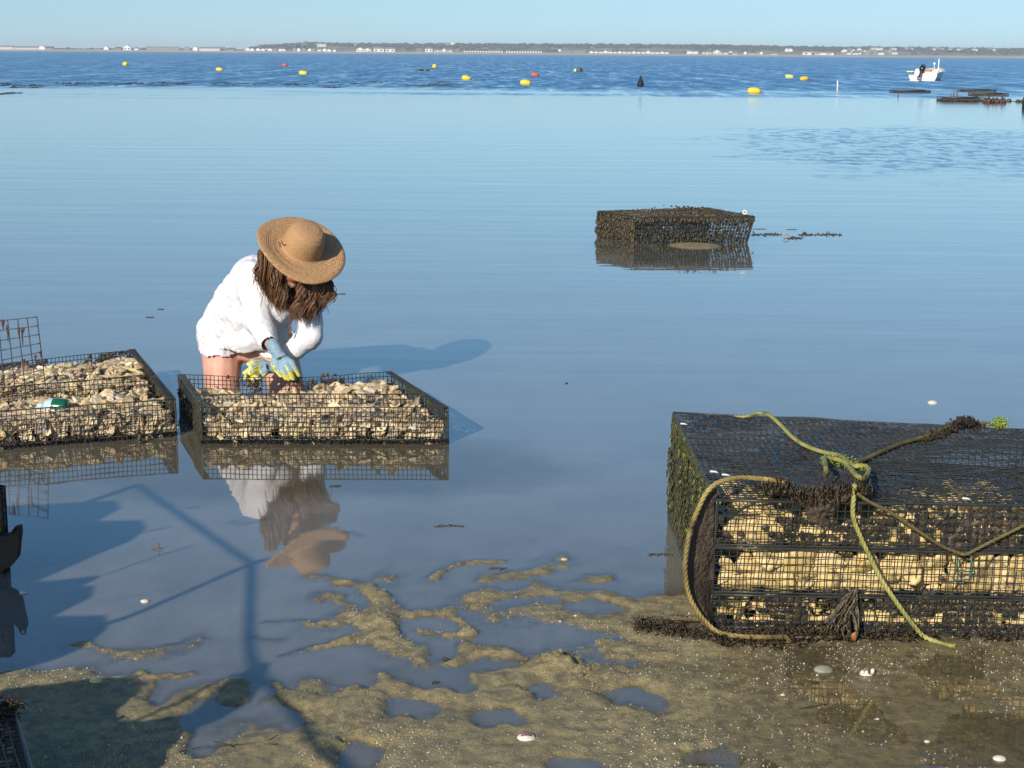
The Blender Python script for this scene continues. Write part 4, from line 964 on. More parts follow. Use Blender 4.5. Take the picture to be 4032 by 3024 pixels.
# place oysters: the 300 nearest/most open as things, the rest in one mass per heap
def keyval(o):
    p = o[0]; x, y = proj(p)
    if not (-30 < x < 4060 and 0 < y < 3050): return 1e9
    d = (p - O0).length
    return d * (1 if o[5] else 2.5)
quota = {'mid': 105, 'left': 80, 'stack0': 25, 'stack1': 50, 'stack2': 40}
OL = {'mid': ('rough tan oyster in the heap filling the middle open tray', 'oysters in the middle open tray'),
      'left': ('rough tan oyster in the heap filling the left open tray', 'oysters in the left open tray'),
      'stack0': ('mud flecked oyster behind the front mesh of the bottom stacked tray', 'oysters in the bottom stacked tray'),
      'stack1': ('pale yellow oyster behind the front mesh of the middle stacked tray', 'oysters in the middle stacked tray'),
      'stack2': ('pale yellow oyster behind the front mesh of the top stacked tray', 'oysters in the top stacked tray')}
for key, n in quota.items():
    L = [o for o in ALL_OY if o[4] == key]
    rr = random.Random(9); 
    L.sort(key=lambda o: keyval(o) * rr.uniform(.93, 1.07) - (2.0 if o[5] and key in ('mid', 'left') and o[0].z > .12 else 0))
    for o in L[:n]:
        ob = bpy.data.objects.new('oyster', (OYG if key.startswith('stack') else OY)[o[2]]); ob.matrix_world = Matrix.Translation(o[0]) @ rotm(*o[1]) @ Matrix.Scale(o[3], 4)
        col.objects.link(ob); tag(ob, OL[key][0], 'oyster', OL[key][1])
    vs = []; fs = []; n0 = 0
    for o in L[n:]:
        Mm = np.array(Matrix.Translation(o[0]) @ rotm(*o[1]) @ Matrix.Scale(o[3], 4)); v, f_ = OYD[o[2]]
        vs.append(v @ Mm[:3, :3].T + Mm[:3, 3]); fs.extend([tuple(i + n0 for i in q_) for q_ in f_]); n0 += len(v)
    me = bpy.data.meshes.new('oyster_heap'); me.from_pydata(np.concatenate(vs).tolist(), [], fs); me.materials.append(M['oyster_gold' if key.startswith('stack') else 'oyster'])
    if key.startswith('stack'): me.polygons.foreach_set('use_smooth', [True] * len(me.polygons))
    ob = bpy.data.objects.new('oyster_heap', me); col.objects.link(ob); tag(ob, 'mass of ' + OL[key][1], 'oysters', kind='stuff')
# dark core under each heap so that gaps look into shade, not through
# ---- ropes
def catmull(P, n=8):
    P = [Vector(p) for p in P]; out = []
    for i in range(len(P) - 1):
        p0, p1, p2, p3 = P[max(i - 1, 0)], P[i], P[i + 1], P[min(i + 2, len(P) - 1)]
        for k in range(n):
            t = k / n; out.append(.5 * ((2 * p1) + (p2 - p0) * t + (2 * p0 - 5 * p1 + 4 * p2 - p3) * t * t + (3 * p1 - p0 - 3 * p2 + p3) * t ** 3))
    out.append(P[-1]); return out
def rope_mb(b, pts, r_=.0065, pitch=.045, strands=3, mi=0):
    path = catmull(pts, 10); L = [0]
    for a, c_ in zip(path[:-1], path[1:]): L.append(L[-1] + (c_ - a).length)
    N = max(8, int(L[-1] / .0055)); ls = np.linspace(0, L[-1], N)
    xyz = [np.interp(ls, L, [p[k] for p in path]) for k in range(3)]; C_ = [Vector((xyz[0][i], xyz[1][i], xyz[2][i])) for i in range(N)]
    prev = None; fr = []
    for i in range(N):
        t = (C_[min(i + 1, N - 1)] - C_[max(i - 1, 0)]).normalized()
        prev = (prev - t * prev.dot(t)).normalized() if prev is not None else t.orthogonal().normalized()
        fr.append((prev.copy(), t.cross(prev)))
    for s_ in range(strands):
        pts_ = []
        for i in range(N):
            a = 2 * math.pi * (ls[i] / pitch + s_ / strands); pts_.append(C_[i] + (fr[i][0] * math.cos(a) + fr[i][1] * math.sin(a)) * r_ * .5)
        b.tube(pts_, r_ * .6, 6, mi)
def rz(X, Y): return (2500 + X / 1.444, 1560 + Y / 1.444)   # zoomed crop -> photo px
def onF(X, Y, off=-.02):
    p = at_y(*rz(X, Y), yF + off)
    return at_y(*rz(X, Y), yF - .035 * (p.x - tfl.x) + off)
def onT(X, Y, off=.012): return at_z(*rz(X, Y), zT + off)
e = empty('lashing_rope', (tfl.x + .3, yF, zT)); tag(e, 'thick yellow green rope lashed over the stack of trays and knotted at its front edge', 'rope')
b = MB(); rope_mb(b, [onT(560, 118, -.004), onT(640, 118, .0), onT(700, 98, .006), onT(760, 105), onT(830, 165), onT(900, 235), onT(980, 285), onT(1080, 320), onT(1160, 335, .016), onT(1210, 372, .022), onT(1250, 400, .03)], .0066); b.build('rope_leg', M['rope'], e)
b = MB(); rope_mb(b, [onF(1250, 500, -.03), onF(1245, 560), onF(1240, 680), onF(1275, 780), onF(1330, 900), onF(1400, 1040), onF(1500, 1190), onF(1590, 1310), onF(1650, 1370, -.03), onF(1740, 1405, -.05), at_z(*rz(1820, 1422), .004)], .0068); b.build('rope_leg', M['rope'], e)
b = MB(); rope_mb(b, [onT(1250, 400, .03), onT(1300, 395, .035), onT(1330, 420, .03), onF(1300, 470, -.02), onF(1250, 440, -.03), onT(1200, 380, .03), onT(1130, 355, .03), onT(1080, 350, .02), onF(1085, 400, 0), onF(1085, 450, 0)], .0072); b.build('knot', M['rope'], e)
rdn = random.Random(2); b = MB()
for k in range(26):
    p = catmull([onT(1075, 350, .02), onT(1180, 360, .03), onT(1320, 410, .03)], 9)[rdn.randrange(18)]; fuzz(b, p + Vector((0, -.003, -.004)), 10, (.007, .005, .007), .014, .0016, .6)
b.build('green_weed', M['algae_bright'], e)['kind'] = 'stuff'
e2 = empty('edge_rope', onF(300, 900)); tag(e2, 'gold twisted rope looping down the left front corner of the stack', 'rope')
loop = [onF(860, 495, -.02), onF(790, 478, -.025), onF(700, 468, -.03), onF(610, 462, -.03), onF(520, 475, -.03), onF(450, 505, -.03), onF(400, 560, -.035), onF(370, 620, -.04), onF(335, 700, -.05), onF(312, 770, -.06), onF(295, 860, -.07), onF(285, 960, -.08),
        onF(292, 1060, -.08), onF(315, 1150, -.08), onF(360, 1230, -.07), onF(405, 1285, -.06), at_z(*rz(475, 1342), .026), at_z(*rz(590, 1364), .024), at_z(*rz(720, 1370), .024), at_z(*rz(840, 1368), .026), at_z(*rz(872, 1380), .02), at_z(*rz(870, 1405), .006)]
b = MB(); rope_mb(b, loop, .0070); b.build('rope_strand', M['rope_gold'], e2)
e3 = empty('bungee_cord', onF(1850, 890)); tag(e3, 'thin muddy brown cord hooked down to the green clip in a wide V', 'cord')
b = MB(); rope_mb(b, [onF(1262, 552, -.025), onF(1330, 600, -.02), onF(1450, 660, -.02), onF(1600, 760, -.02), onF(1740, 850, -.02), onF(1850, 895, -.02)], .0052); b.build('cord_leg', M['rope_brown'], e3)
b = MB(); rope_mb(b, [onF(1850, 897, -.022), onF(1890, 897, -.02), onF(1960, 860, -.02), onF(2080, 800, -.02), onF(2212, 735, -.02), onF(2400, 640, -.02), onF(2540, 570, -.015), onT(2600, 520, .01)], .0048); b.build('cord_leg', M['rope_brown'], e3)
e4 = empty('muddy_rope', onT(1600, 260)); tag(e4, 'muddy olive rope running from the knot to the back right of the stack top', 'rope')
b = MB(); rope_mb(b, [onT(1260, 380, .02), onT(1350, 340, .012), onT(1500, 275, .01), onT(1650, 230, .012), onT(1760, 185, .014), onT(1850, 150, .016), onT(1900, 150, .01), onT(2050, 160, .0)], .0068); b.build('rope_leg', M['rope_brown'], e4)
b = MB()
for k in range(60):
    t = k / 60; p = catmull([onT(1640, 235, .014), onT(1760, 185, .018), onT(1850, 145, .024), onT(1905, 148, .016), onT(1950, 158, .004)], 8)[min(31, int(t * 32))]
    fuzz(b, p + Vector((0, 0, (.004 if .45 < t < .85 else -.006))), 26, (.010, .012, .005), .016, .0026, .9)
b.build('weed_clot', M['mud'], e4)['kind'] = 'stuff'
# green clip
e = empty('wire_clip', onF(1870, 980)); tag(e, 'green coated wire clip hooked on the middle tray below the brown cord', 'clip')
for pts in ([(1828, 912), (1832, 1000)], [(1912, 905), (1918, 1000)], [(1828, 998), (1920, 996)], [(1815, 1010), (1812, 1040)], [(1908, 1000), (1912, 1035)], [(1812, 1045), (1912, 1042)]):
    b = MB(); b.tube([onF(*p, -.016) for p in pts], .0024, 6); b.build('clip_wire', M['wire_green'], e)
# white ties
for i, (X, Y, T_, lb) in enumerate([(455, 432, 0, 'white tie on the front left top corner of the stack'), (522, 450, 0, 'pale tube tie just right of the corner tie'), (282, 160, 1, 'white knotted tie on the back left top edge of the stack'),
                                    (1890, 585, 0, 'white ring tie pair on the front top edge of the stack'), (2118, 160, 1, 'pale tag end beside the bright green weed')]):
    c_ = onT(X, Y, .006) if T_ else onF(X, Y, -.012); b = MB(); b.tube([c_ + Vector((-.009, 0, .002)), c_ + Vector((0, -.002, .002)), c_ + Vector((.009, 0, -.002))], .0026, 8); b.blob(c_ + Vector((-.010, 0, .002)), (.004, .004, .004), 1, .3)
    tag(b.build('cable_tie', M['white_plastic'], loc=c_), lb, 'tie')
# bright weed on the back edge
c_ = onT(2075, 165, .01); b = MB()
for k in range(18): fuzz(b, c_ + Vector((0, 0, .006)), 14, (.011, .007, .007), .016, .002, .2)
tag(b.build('green_weed_clump', M['algae_bright'], loc=c_), 'bright green weed clump on the back edge of the stack top', 'seaweed')

rdk = random.Random(3)
# drapes of brown mud and weed
def drape(name, rows, mat, label, cat='seaweed', amp=.006, sub=7, thick=.006, parent=None, freq=28):
    """rows: list of polylines (equal length) -> lumpy sheet with thickness"""
    G = [[Vector(p) for p in r_] for r_ in rows]; n, m = len(G), len(G[0]); b = MB(); N, Mm = (n - 1) * sub + 1, (m - 1) * sub + 1
    def S(i, j):
        a, fa = divmod(i, sub); c_, fc = divmod(j, sub); a2, c2 = min(a + 1, n - 1), min(c_ + 1, m - 1); fa /= sub; fc /= sub
        return (G[a][c_] * (1 - fc) + G[a][c2] * fc) * (1 - fa) + (G[a2][c_] * (1 - fc) + G[a2][c2] * fc) * fa
    P = [[S(i, j) for j in range(Mm)] for i in range(N)]
    for side in (0, 1):
        vs = []
        for i in range(N):
            for j in range(Mm):
                p = P[i][j]; nv = mnoise.noise_vector(p * freq); ed = (i in (0, N - 1)) or (j in (0, Mm - 1))
                q_ = p + nv * amp + mnoise.noise_vector(p * freq * 3) * amp * .5
                if side: q_ += Vector((0, thick if not ed else 0, 0))
                vs.append(q_)
        b.add(vs, [(i * Mm + j, i * Mm + j + 1, (i + 1) * Mm + j + 1, (i + 1) * Mm + j) for i in range(N - 1) for j in range(Mm - 1)])
    o = b.build(name, mat, parent, loc=None if parent else P[0][0])
    if not parent: tag(o, label, cat)
    return o
def sideP(X, Y, t):   # point on left side plane of the stack
    return at_y(*rz(X, Y), yF + t)
drape('mud_curtain', [[onF(395, 560, -.005), onF(430, 545, -.005), onF(470, 520, -.003)], [sideP(340, 700, -.01), sideP(395, 690, -.01), onF(446, 700, -.003)], [sideP(300, 880, -.03), sideP(370, 870, -.02), onF(446, 880, -.004)],
                      [sideP(290, 1040, -.05), sideP(360, 1030, -.03), onF(444, 1040, -.004)], [sideP(330, 1180, -.055), sideP(380, 1180, -.04), onF(440, 1190, -.004)], [sideP(400, 1280, -.05), sideP(430, 1280, -.04), onF(450, 1290, -.004)]],
      M['mud'], 'dark brown mud curtain hanging inside the gold rope loop', 'mud', .004)
drape('mud_drape', [[onT(660, 462, .010), onT(800, 470, .016), onT(960, 468, .018), onT(1100, 452, .022), onT(1220, 430, .026), onT(1330, 420, .018)],
                    [onF(655, 505, -.014), onF(800, 520, -.02), onF(960, 530, -.024), onF(1100, 520, -.026), onF(1230, 520, -.022), onF(1350, 510, -.010)],
                    [onF(680, 535, -.008), onF(800, 552, -.012), onF(930, 570, -.014), onF(1080, 585, -.016), onF(1210, 575, -.014), onF(1330, 540, -.006)],
                    [onF(860, 560, -.004), onF(930, 600, -.008), onF(985, 640, -.010), onF(1070, 655, -.012), onF(1140, 630, -.010), onF(1215, 590, -.004)],
                    [onF(925, 590, -.004), onF(955, 640, -.006), onF(1000, 700, -.008), onF(1050, 745, -.008), onF(1100, 690, -.006), onF(1170, 625, -.003)]],
      M['mud'], 'wide brown mud and weed drape under the knot on the stack front', 'mud', .009, 9, .008, freq=34)
b = MB()
for k in range(40):
    X = rdk.uniform(700, 1330); fuzz(b, onF(X, 500 + rdk.gauss(0, 22) + 50 * math.exp(-((X - 1050) / 120) ** 2), -.03), 7, (.014, .003, .009), .022, .0026, 1.6, 1, rdk)
tag(b.build('weed_strands', M['weed'], loc=onF(1050, 520)), 'stringy brown weed hanging over the mud drape under the knot', 'seaweed', kind='stuff')
# kelp bundle standing against the bottom tray
b = MB()
for k in range(34):
    x0 = 1250 + rdk.uniform(-18, 16); x1 = rdk.choice((rdk.uniform(1040, 1150), rdk.uniform(1120, 1280))); y1 = rdk.uniform(1290, 1392); tt = rdk.uniform(.5, 1)
    pts = [onF(x0, 1092 + rdk.uniform(-8, 40), -.008), onF(x0 * .7 + x1 * .3 + rdk.uniform(-26, 26), 1180 + rdk.uniform(-20, 20), -.014 - rdk.random() * .012), onF(x1 * .7 + x0 * .3 + rdk.uniform(-30, 30), 1270 + rdk.uniform(-25, 25), -.022 - rdk.random() * .02), onF(x1 + rdk.uniform(-20, 20), y1, -.03 - rdk.random() * .03)]
    ph = rdk.uniform(0, 6); b.tube(catmull(pts, 5), [.002 + .0075 * tt * abs(math.sin(i * .55 + ph)) * (1 - i / 22) for i in range(16)], 5, flat=.22)
for k in range(30):
    x0 = rdk.uniform(880, 1180); b.tube(catmull([at_z(*rz(x0 + 70, 1362 + rdk.uniform(-10, 14)), .012), at_z(*rz(x0 + 20, 1372), .022 * rdk.random()), at_z(*rz(x0 - 40, 1376 + rdk.uniform(-14, 12)), .006)], 5), [.002, .005, .006, .003, .006, .004, .006, .005, .004, .003, .001], 5, flat=.3)
tag(b.build('kelp_bundle', M['weed'], loc=onF(1200, 1380, -.03)), 'brown kelp bundle fanned against the front of the bottom stacked tray', 'seaweed')
b = MB(); b.blob(onF(1248, 1365, -.06), (.008, .004, .013), 2, .8); tag(b.build('kelp_leaf', simple('orange_brown_leaf', (.30, .12, .04), rough=.4), loc=onF(1248, 1365, -.06)), 'small orange brown leaf at the foot of the kelp bundle', 'seaweed')
# weed along the foot of the stack
b = MB()
for k in range(520):
    t = rdk.random(); X = 20 + 1000 * t ** .9 if rdk.random() < .8 else rdk.uniform(900, 2300)
    p = at_z(*rz(X, (1330 + 70 * min(1, max(0, (X - 20) / 450)) if X < 900 else 1375) + rdk.gauss(0, 14)), 0)
    r_ = rdk.uniform(.005, .014); b.blob(p + Vector((0, 0, .002)), (r_ * 1.8, r_, r_ * (.7 if 250 < X < 900 else .35)), 1, .9, seed=k); fuzz(b, p + Vector((0, 0, .006)), 5, (.012, .01, .004), .03, .002, 0, 1, rdk)
for k in range(60):
    X = rdk.uniform(0, 420); p = at_z(*rz(X, 1290 + 60 * X / 420 + rdk.gauss(0, 22)), .004)
    a = rdk.uniform(-.5, .5); b.tube(catmull([p, p + Vector((.03, .01 * a, .006)), p + Vector((.07, .03 * a, .0))], 4), .003, 4, flat=.4)
tag(b.build('wet_weed_mat', M['weed'], loc=at_z(*rz(450, 1380))), 'glistening dark weed mat around the foot of the tray stack', 'seaweed', kind='stuff')
# hanging weed fringe of the left side
b = MB()
for k in range(2600):
    t = rdk.random(); zz = zT * rdk.random() ** .8 * .97 + .012; p = tfl.lerp(tbl, t); p.z = zz; p.x -= .002 + .016 * rdk.random() * math.sin(math.pi * min(1, zz / .38))
    if mnoise.noise(p * 9) < -.22: continue
    l_ = rdk.uniform(.008, .026) * (1.6 if zz < .15 else 1); mi_ = 0 if rdk.random() < .55 else (1 if rdk.random() < .93 else 2)
    b.tube([p, p + Vector((-.003, 0, -l_ * .5)), p + Vector((rdk.uniform(-.005, .002), rdk.uniform(-.006, .006), -l_))], [.0028, .0026, .0008], 3, mi=mi_, flat=.5)
ob = b.build('weed_fringe', [M['algae'], M['weed_olive'], M['algae_bright']], loc=tfl); tag(ob, 'green weed fringe hanging down the left side of the tray stack', 'seaweed', kind='stuff')

# ------------------------------------------------------------------ far weed-covered cage
fa, fb_, fc_ = at_z(2499, 956), at_z(2352, 931), at_z(2941, 955); hC = .225
fd = fb_ + (fc_ - fa); CB = [fa, fc_, fd, fb_]; CT = [Vector((p.x, p.y, hC + (.0 if i != 2 else .03))) for i, p in enumerate(CB)]
CT[1].x += .06
e = empty('oyster_cage', ((fa + fd) / 2)); tag(e, 'lone wire cage overgrown with seaweed standing out in the calm water', 'oyster cage')
for nm, q in (('front_mesh', [CB[0], CB[1], CT[1], CT[0]]), ('side_mesh', [CB[3], CB[0], CT[0], CT[3]]), ('lid_mesh', [CT[0], CT[1], CT[2], CT[3]]), ('back_mesh', [CB[3], CB[2], CT[2], CT[3]])):
    nu = int((q[1] - q[0]).length / .026); nv = max(3, int((q[3] - q[0]).length / .026)); wire_panel(nm, e, q, nu, nv, .0025, M['wire'], .003)
    fouling('seaweed_growth', e, q, nu, nv, {'front_mesh': 1.2, 'side_mesh': .95, 'lid_mesh': .9, 'back_mesh': .9}[nm], [M['weed_olive'], M['weed'], M['mud']] if nm != 'front_mesh' else [M['skirt'], M['wire'], M['mud']], 7, .012, 6.)
rims(e, [(CT[0], CT[1]), (CT[3], CT[0]), (CT[1], CT[2]), (CB[0], CT[0]), (CB[1], CT[1]), (CB[3], CT[3])], .005, M['wire'])
b = MB()
for k in range(900):
    r1 = rdk.random()
    if r1 < .42: u = rdk.random(); p = CT[3].lerp(CT[0], u); z = rdk.uniform(.03, hC); p = Vector((p.x - .01, p.y - .012, z)); l_ = rdk.uniform(.02, .07)
    elif r1 < .62: u = rdk.random(); p = CT[0].lerp(CT[1], u); p = Vector((p.x, p.y - .01, hC - abs(rdk.gauss(0, .012)))); l_ = rdk.uniform(.015, .05)
    elif r1 < .75: u = rdk.random(); p = CT[0].lerp(CT[1], u); p = Vector((p.x, p.y - .01, rdk.uniform(0.01, .1))); l_ = rdk.uniform(.02, .05)
    else:
        u, v = rdk.random(), rdk.random(); p = bil(CT, u, v); bump_ = .045 * math.exp(-((u - .62) / .18) ** 2); p.z += rdk.uniform(0, .008) + bump_ * rdk.random() + .004; l_ = rdk.uniform(.006, .014)
    b.tube([p, p + Vector((rdk.uniform(-.012, .012), -.006, -l_ * .6)), p + Vector((rdk.uniform(-.015, .015), -.004, -l_))], [.008, .009, .003], 4, mi=rdk.choice([0, 0, 0, 1, 1, 2]), flat=.5)
ob = b.build('hanging_seaweed', [M['weed_olive'], M['weed'], M['mud']], e); ob['kind'] = 'stuff'
def fpx(X, Y): return (2300 + X / 2.011, 780 + Y / 2.011)
def onC(X, Y, off=-.02):
    x, y = fpx(X, Y); d = ray(x, y); n = (CB[1] - CB[0]).cross(Vector((0, 0, 1))).normalized(); t = (CB[0] + n * -off * -1 - O0).dot(n) / d.dot(n); return O0 + d * t
b = MB()
for a, c_ in (((965, 335), (962, 280)), ((962, 280), (940, 205)), ((962, 280), (1005, 205)), ((948, 235), (930, 190)), ((985, 240), (968, 185))): b.tube([onC(*a), onC(*c_)], [.008, .006], 6)
b.build('branching_weed', simple('pale_branch_weed', (.20, .16, .07), (.13, .10, .04)), e)
for X in (640, 660, 678):
    for Y in (208, 226):
        b = MB(); c_ = onC(X, Y, -.012); b.box(c_, (.014, .004, .014)); b.build('tag_square', simple('orange_tag', (.7, .25, .12), bump=0), e, smooth=False)
c_ = at_y(*fpx(1272, 113), fc_.y - .02); b = MB(); b.tube([c_ + Vector((math.cos(a) * .016, 0, math.sin(a) * .016)) for a in np.linspace(0, 6.28, 16)], .006, 6); b.build('white_ring', M['white_plastic'], e)
# weed patches and ring right of the far cage
for X0, X1, Y, lb in [(1330, 1560, 290, 'largest raft of dark weed floating beside the far cage'), (1600, 1730, 318, 'weed raft trailing from the grey ring'), (1700, 1815, 290, 'thin weed raft right of the ring'), (1830, 2040, 290, 'farthest right weed raft in the floating line'), (1340, 1440, 246, 'thin streak of weed behind the largest raft'), (1610, 1680, 250, 'thin streak of weed behind the ring')]:
    b = MB(); c0 = at_z(*fpx((X0 + X1) / 2, Y)); n = int((X1 - X0) / 9); thin = Y < 270
    for k in range(n):
        p = at_z(*fpx(X0 + (X1 - X0) * (k + .5) / n, Y + random.uniform(-6, 6) * (0 if thin else 1))); t = math.sin(math.pi * (k + .5) / n)
        b.blob(p, (.014, .03 if not thin else .008, .005 + (.014 * random.random() * t if not thin else 0)), 1, .8, seed=k)
        if not thin and random.random() < .3: b.tube([p, p + Vector((random.uniform(-.01, .01), 0, random.uniform(.01, .03)))], [.004, .002], 4)
    tag(b.build('floating_weed', M['weed'], loc=c0), lb, 'seaweed')
c0 = at_z(*fpx(1598, 318)); b = MB(); b.tube([c0 + Vector((math.cos(a) * .019, 0, .02 + math.sin(a) * .019)) for a in np.linspace(0, 6.28, 20)], .006, 6)
tag(b.build('rope_ring', simple('grey_ring', (.3, .27, .24)), loc=c0), 'small grey ring sticking up among the floating weed', 'ring')

# ------------------------------------------------------------------ things at the left edge and out of frame beside it
def box_cage(name, label, c0, size, rz_, cell=.022, seed=0, mat=None, cat='oyster tray', foul=.5):
    e = empty(name, c0); tag(e, label, cat); Mx = Matrix.Translation(c0) @ Matrix.Rotation(rz_, 4, 'Z'); X, Y, Z = size
    P = lambda x, y, z: Mx @ Vector((x * X / 2, y * Y / 2, z * Z)); mat = mat or M['wire']
    nx_, ny_, nz_ = [max(3, int(s_ / cell)) for s_ in size]
    qs = {'front_mesh': [P(-1, -1, 0), P(1, -1, 0), P(1, -1, 1), P(-1, -1, 1)], 'back_mesh': [P(-1, 1, 0), P(1, 1, 0), P(1, 1, 1), P(-1, 1, 1)], 'side_mesh': [P(1, -1, 0), P(1, 1, 0), P(1, 1, 1), P(1, -1, 1)], 'lid_mesh': [P(-1, -1, 1), P(1, -1, 1), P(1, 1, 1), P(-1, 1, 1)]}
    for nm, q in qs.items():
        nu, nv = int((q[1] - q[0]).length / cell), int((q[3] - q[0]).length / cell); wire_panel(nm, e, q, nu, nv, .002, mat, .0015, seed=seed); fouling('algae_growth', e, q, nu, nv, foul, [M['mud'], M['weed_olive'], M['algae']], seed, .004)
    rims(e, [(P(-1, -1, 1), P(1, -1, 1)), (P(1, -1, 1), P(1, 1, 1)), (P(-1, 1, 1), P(1, 1, 1)), (P(1, -1, 0), P(1, -1, 1)), (P(1, 1, 0), P(1, 1, 1))], .005, mat); return e
c_ = at_z(18, 2262, 0)
box_cage('crate', 'black mesh crate cut by the left edge with a strap basket in front', Vector((c_.x - .25, c_.y + .03, 0)), (.5, .03, .27), 0, .02, 3, M['crate'], 'crate', .7)
# black basket hung on it
pb = at_y(20, 2190, c_.y - .03); b = MB()
outl = [(-60, 2120), (30, 2110), (52, 2082), (72, 2078), (76, 2100), (70, 2150), (66, 2200), (45, 2228), (10, 2243), (-60, 2240)]
vs = [at_y(x, y, c_.y - .05) for x, y in outl]; n = len(vs); b.add(vs + [v + Vector((0, .04, 0)) for v in vs], [tuple(range(n)), tuple(range(2 * n - 1, n - 1, -1))] + [(i, i + n, (i + 1) % n + n, (i + 1) % n) for i in range(n)])
b.tube(catmull([at_y(50, 2100, c_.y - .055), at_y(62, 2075, c_.y - .06), at_y(78, 2085, c_.y - .06), at_y(72, 2125, c_.y - .055)], 5), .003, 6)
tag(b.build('rubber_basket', M['crate'], loc=pb, smooth=False), 'black rubber basket with a loop handle at the left edge', 'basket')
c2 = at_z(48, 2772, .17); c3 = at_z(135, 3060, .17)
ex = (c2 - c3); yaw = math.atan2(ex.y, ex.x) - math.pi / 2; L_ = .8
cc = c2 - ex.normalized() * L_ / 2 + Vector((-math.cos(yaw) * .35, -math.sin(yaw) * .35, 0)); cc.z = 0
box_cage('oyster_tray', 'wire tray corner poking in at the bottom left of the frame', cc, (.7, L_, .165), yaw, .021, 9, M['wire'], 'oyster tray', .3)
b = MB()
for k in range(30): fuzz(b, c2 + Vector((random.uniform(-.05, .02), random.uniform(-.12, .0), random.uniform(-.02, .006))), 14, (.008, .008, .006), .02, .002, .3, 2)
tag(b.build('seaweed_tuft', [M['weed_olive'], M['reddish']], loc=c2), 'olive and rusty weed tuft on the bottom left tray corner', 'seaweed')

# out of frame: rope bridle and added slabs on the left, casting shadows into view
hv = Vector((-SD.x, -SD.y, 0)) / SD.z    # horizontal shift of a shadow per metre of height
def caster(px, py, h):
    g_ = at_z(px, py, 0); return g_ - hv * h + Vector((0, 0, h))
def hang(pts, r_, name, label, mat=None):
    b = MB(); b.tube(catmull([caster(*p) for p in pts], 6), r_, 8); o = b.build(name, mat or M['rope_brown'], loc=caster(*pts[0])); tag(o, label, 'rope')
hang([(1400, 3060, 1.25), (1180, 2830, 1.22), (1030, 2660, 1.2), (985, 2560, 1.2), (985, 2400, 1.2), (990, 2215, 1.2)], .0115, 'bridle_rope', 'thick leg of a lifting bridle hung outside the left of the frame')
hang([(1045, 2205, 1.2), (990, 2220, 1.2), (700, 2345, 1.1), (500, 2430, 1.0), (330, 2480, .9)], .011, 'bridle_rope', 'left leg of the lifting bridle hung outside the left of the frame')
hang([(985, 2215, 1.2), (860, 2130, 1.15), (700, 2020, 1.1), (540, 1910, 1.05)], .010, 'bridle_rope', 'rear leg of the lifting bridle hung outside the left of the frame')
hang([(760, 2150, 1.1), (620, 2190, 1.0), (410, 2265, .9)], .004, 'thin_line', 'thin line tied to the lifting bridle', None)
hang([(670, 2075, 1.1), (500, 2100, 1.0), (350, 2065, .9)], .004, 'thin_line', 'second thin line tied to the lifting bridle', None)
hang([(420, 2900, .8), (700, 2780, .85), (930, 2650, .9)], .006, 'thin_line', 'low thin line near the lifting bridle', None)
def slab(outline, h, name, label, th=.05):  # unseen slab added only for its shadow, outline projected back towards the sun
    C_ = [caster(x, y, h + dh) for x, y, dh in [(o + (0,))[:3] for o in outline]]; b = MB(); n = len(C_); cen = sum(C_, Vector()) / n
    top = [v + Vector((0, 0, th)) for v in C_]
    b.add(C_ + top, [tuple(range(n)), tuple(range(2 * n - 1, n - 1, -1))] + [(i, i + n, (i + 1) % n + n, (i + 1) % n) for i in range(n)])
    tag(b.build(name, M['crate'], loc=cen, smooth=False), label, 'shadow caster')
slab([(-60, 2020), (380, 1998), (400, 2030), (310, 2080), (480, 2078), (500, 2110), (440, 2160), (280, 2225), (90, 2310), (-60, 2330)], .95, 'shadow_slab', 'flat black shadow-casting slab added outside the left of the frame')
slab([(-60, 2330), (100, 2325), (310, 2302), (290, 2320), (180, 2345), (280, 2345), (270, 2390), (110, 2470), (320, 2465), (325, 2520), (240, 2590), (-60, 2680)], .8, 'shadow_slab', 'lower flat black shadow-casting slab added outside the left of the frame')
slab([(-80, 2775), (250, 2735), (420, 2720), (468, 2745), (465, 2790), (400, 2850), (365, 2900), (470, 2905), (640, 2870), (700, 2895), (590, 3020), (560, 3080), (-80, 3080)], .55, 'shadow_slab', 'low black shadow-casting slab added outside the bottom left of the frame')
slab([(640, 2870), (760, 2800), (930, 2660), (975, 2660), (950, 2740), (870, 2830), (700, 2895)], .75, 'shadow_slab', 'narrow black shadow-casting slab added outside the bottom left of the frame')
# posts that carry them
for k, (px, py, h) in enumerate([(1400, 3060, 1.25), (330, 2480, .9), (540, 1910, 1.05)]):
    p = caster(px, py, h)
    b = MB(); b.tube([Vector((p.x - .01, p.y, -.1)), Vector((p.x, p.y, h))], .018, 8); tag(b.build('iron_post', M['metal'], loc=(p.x, p.y, 0)), ['iron post nearest the camera outside the left of the frame', 'short iron post outside the left of the frame', 'far iron post outside the left of the frame'][k], 'post')

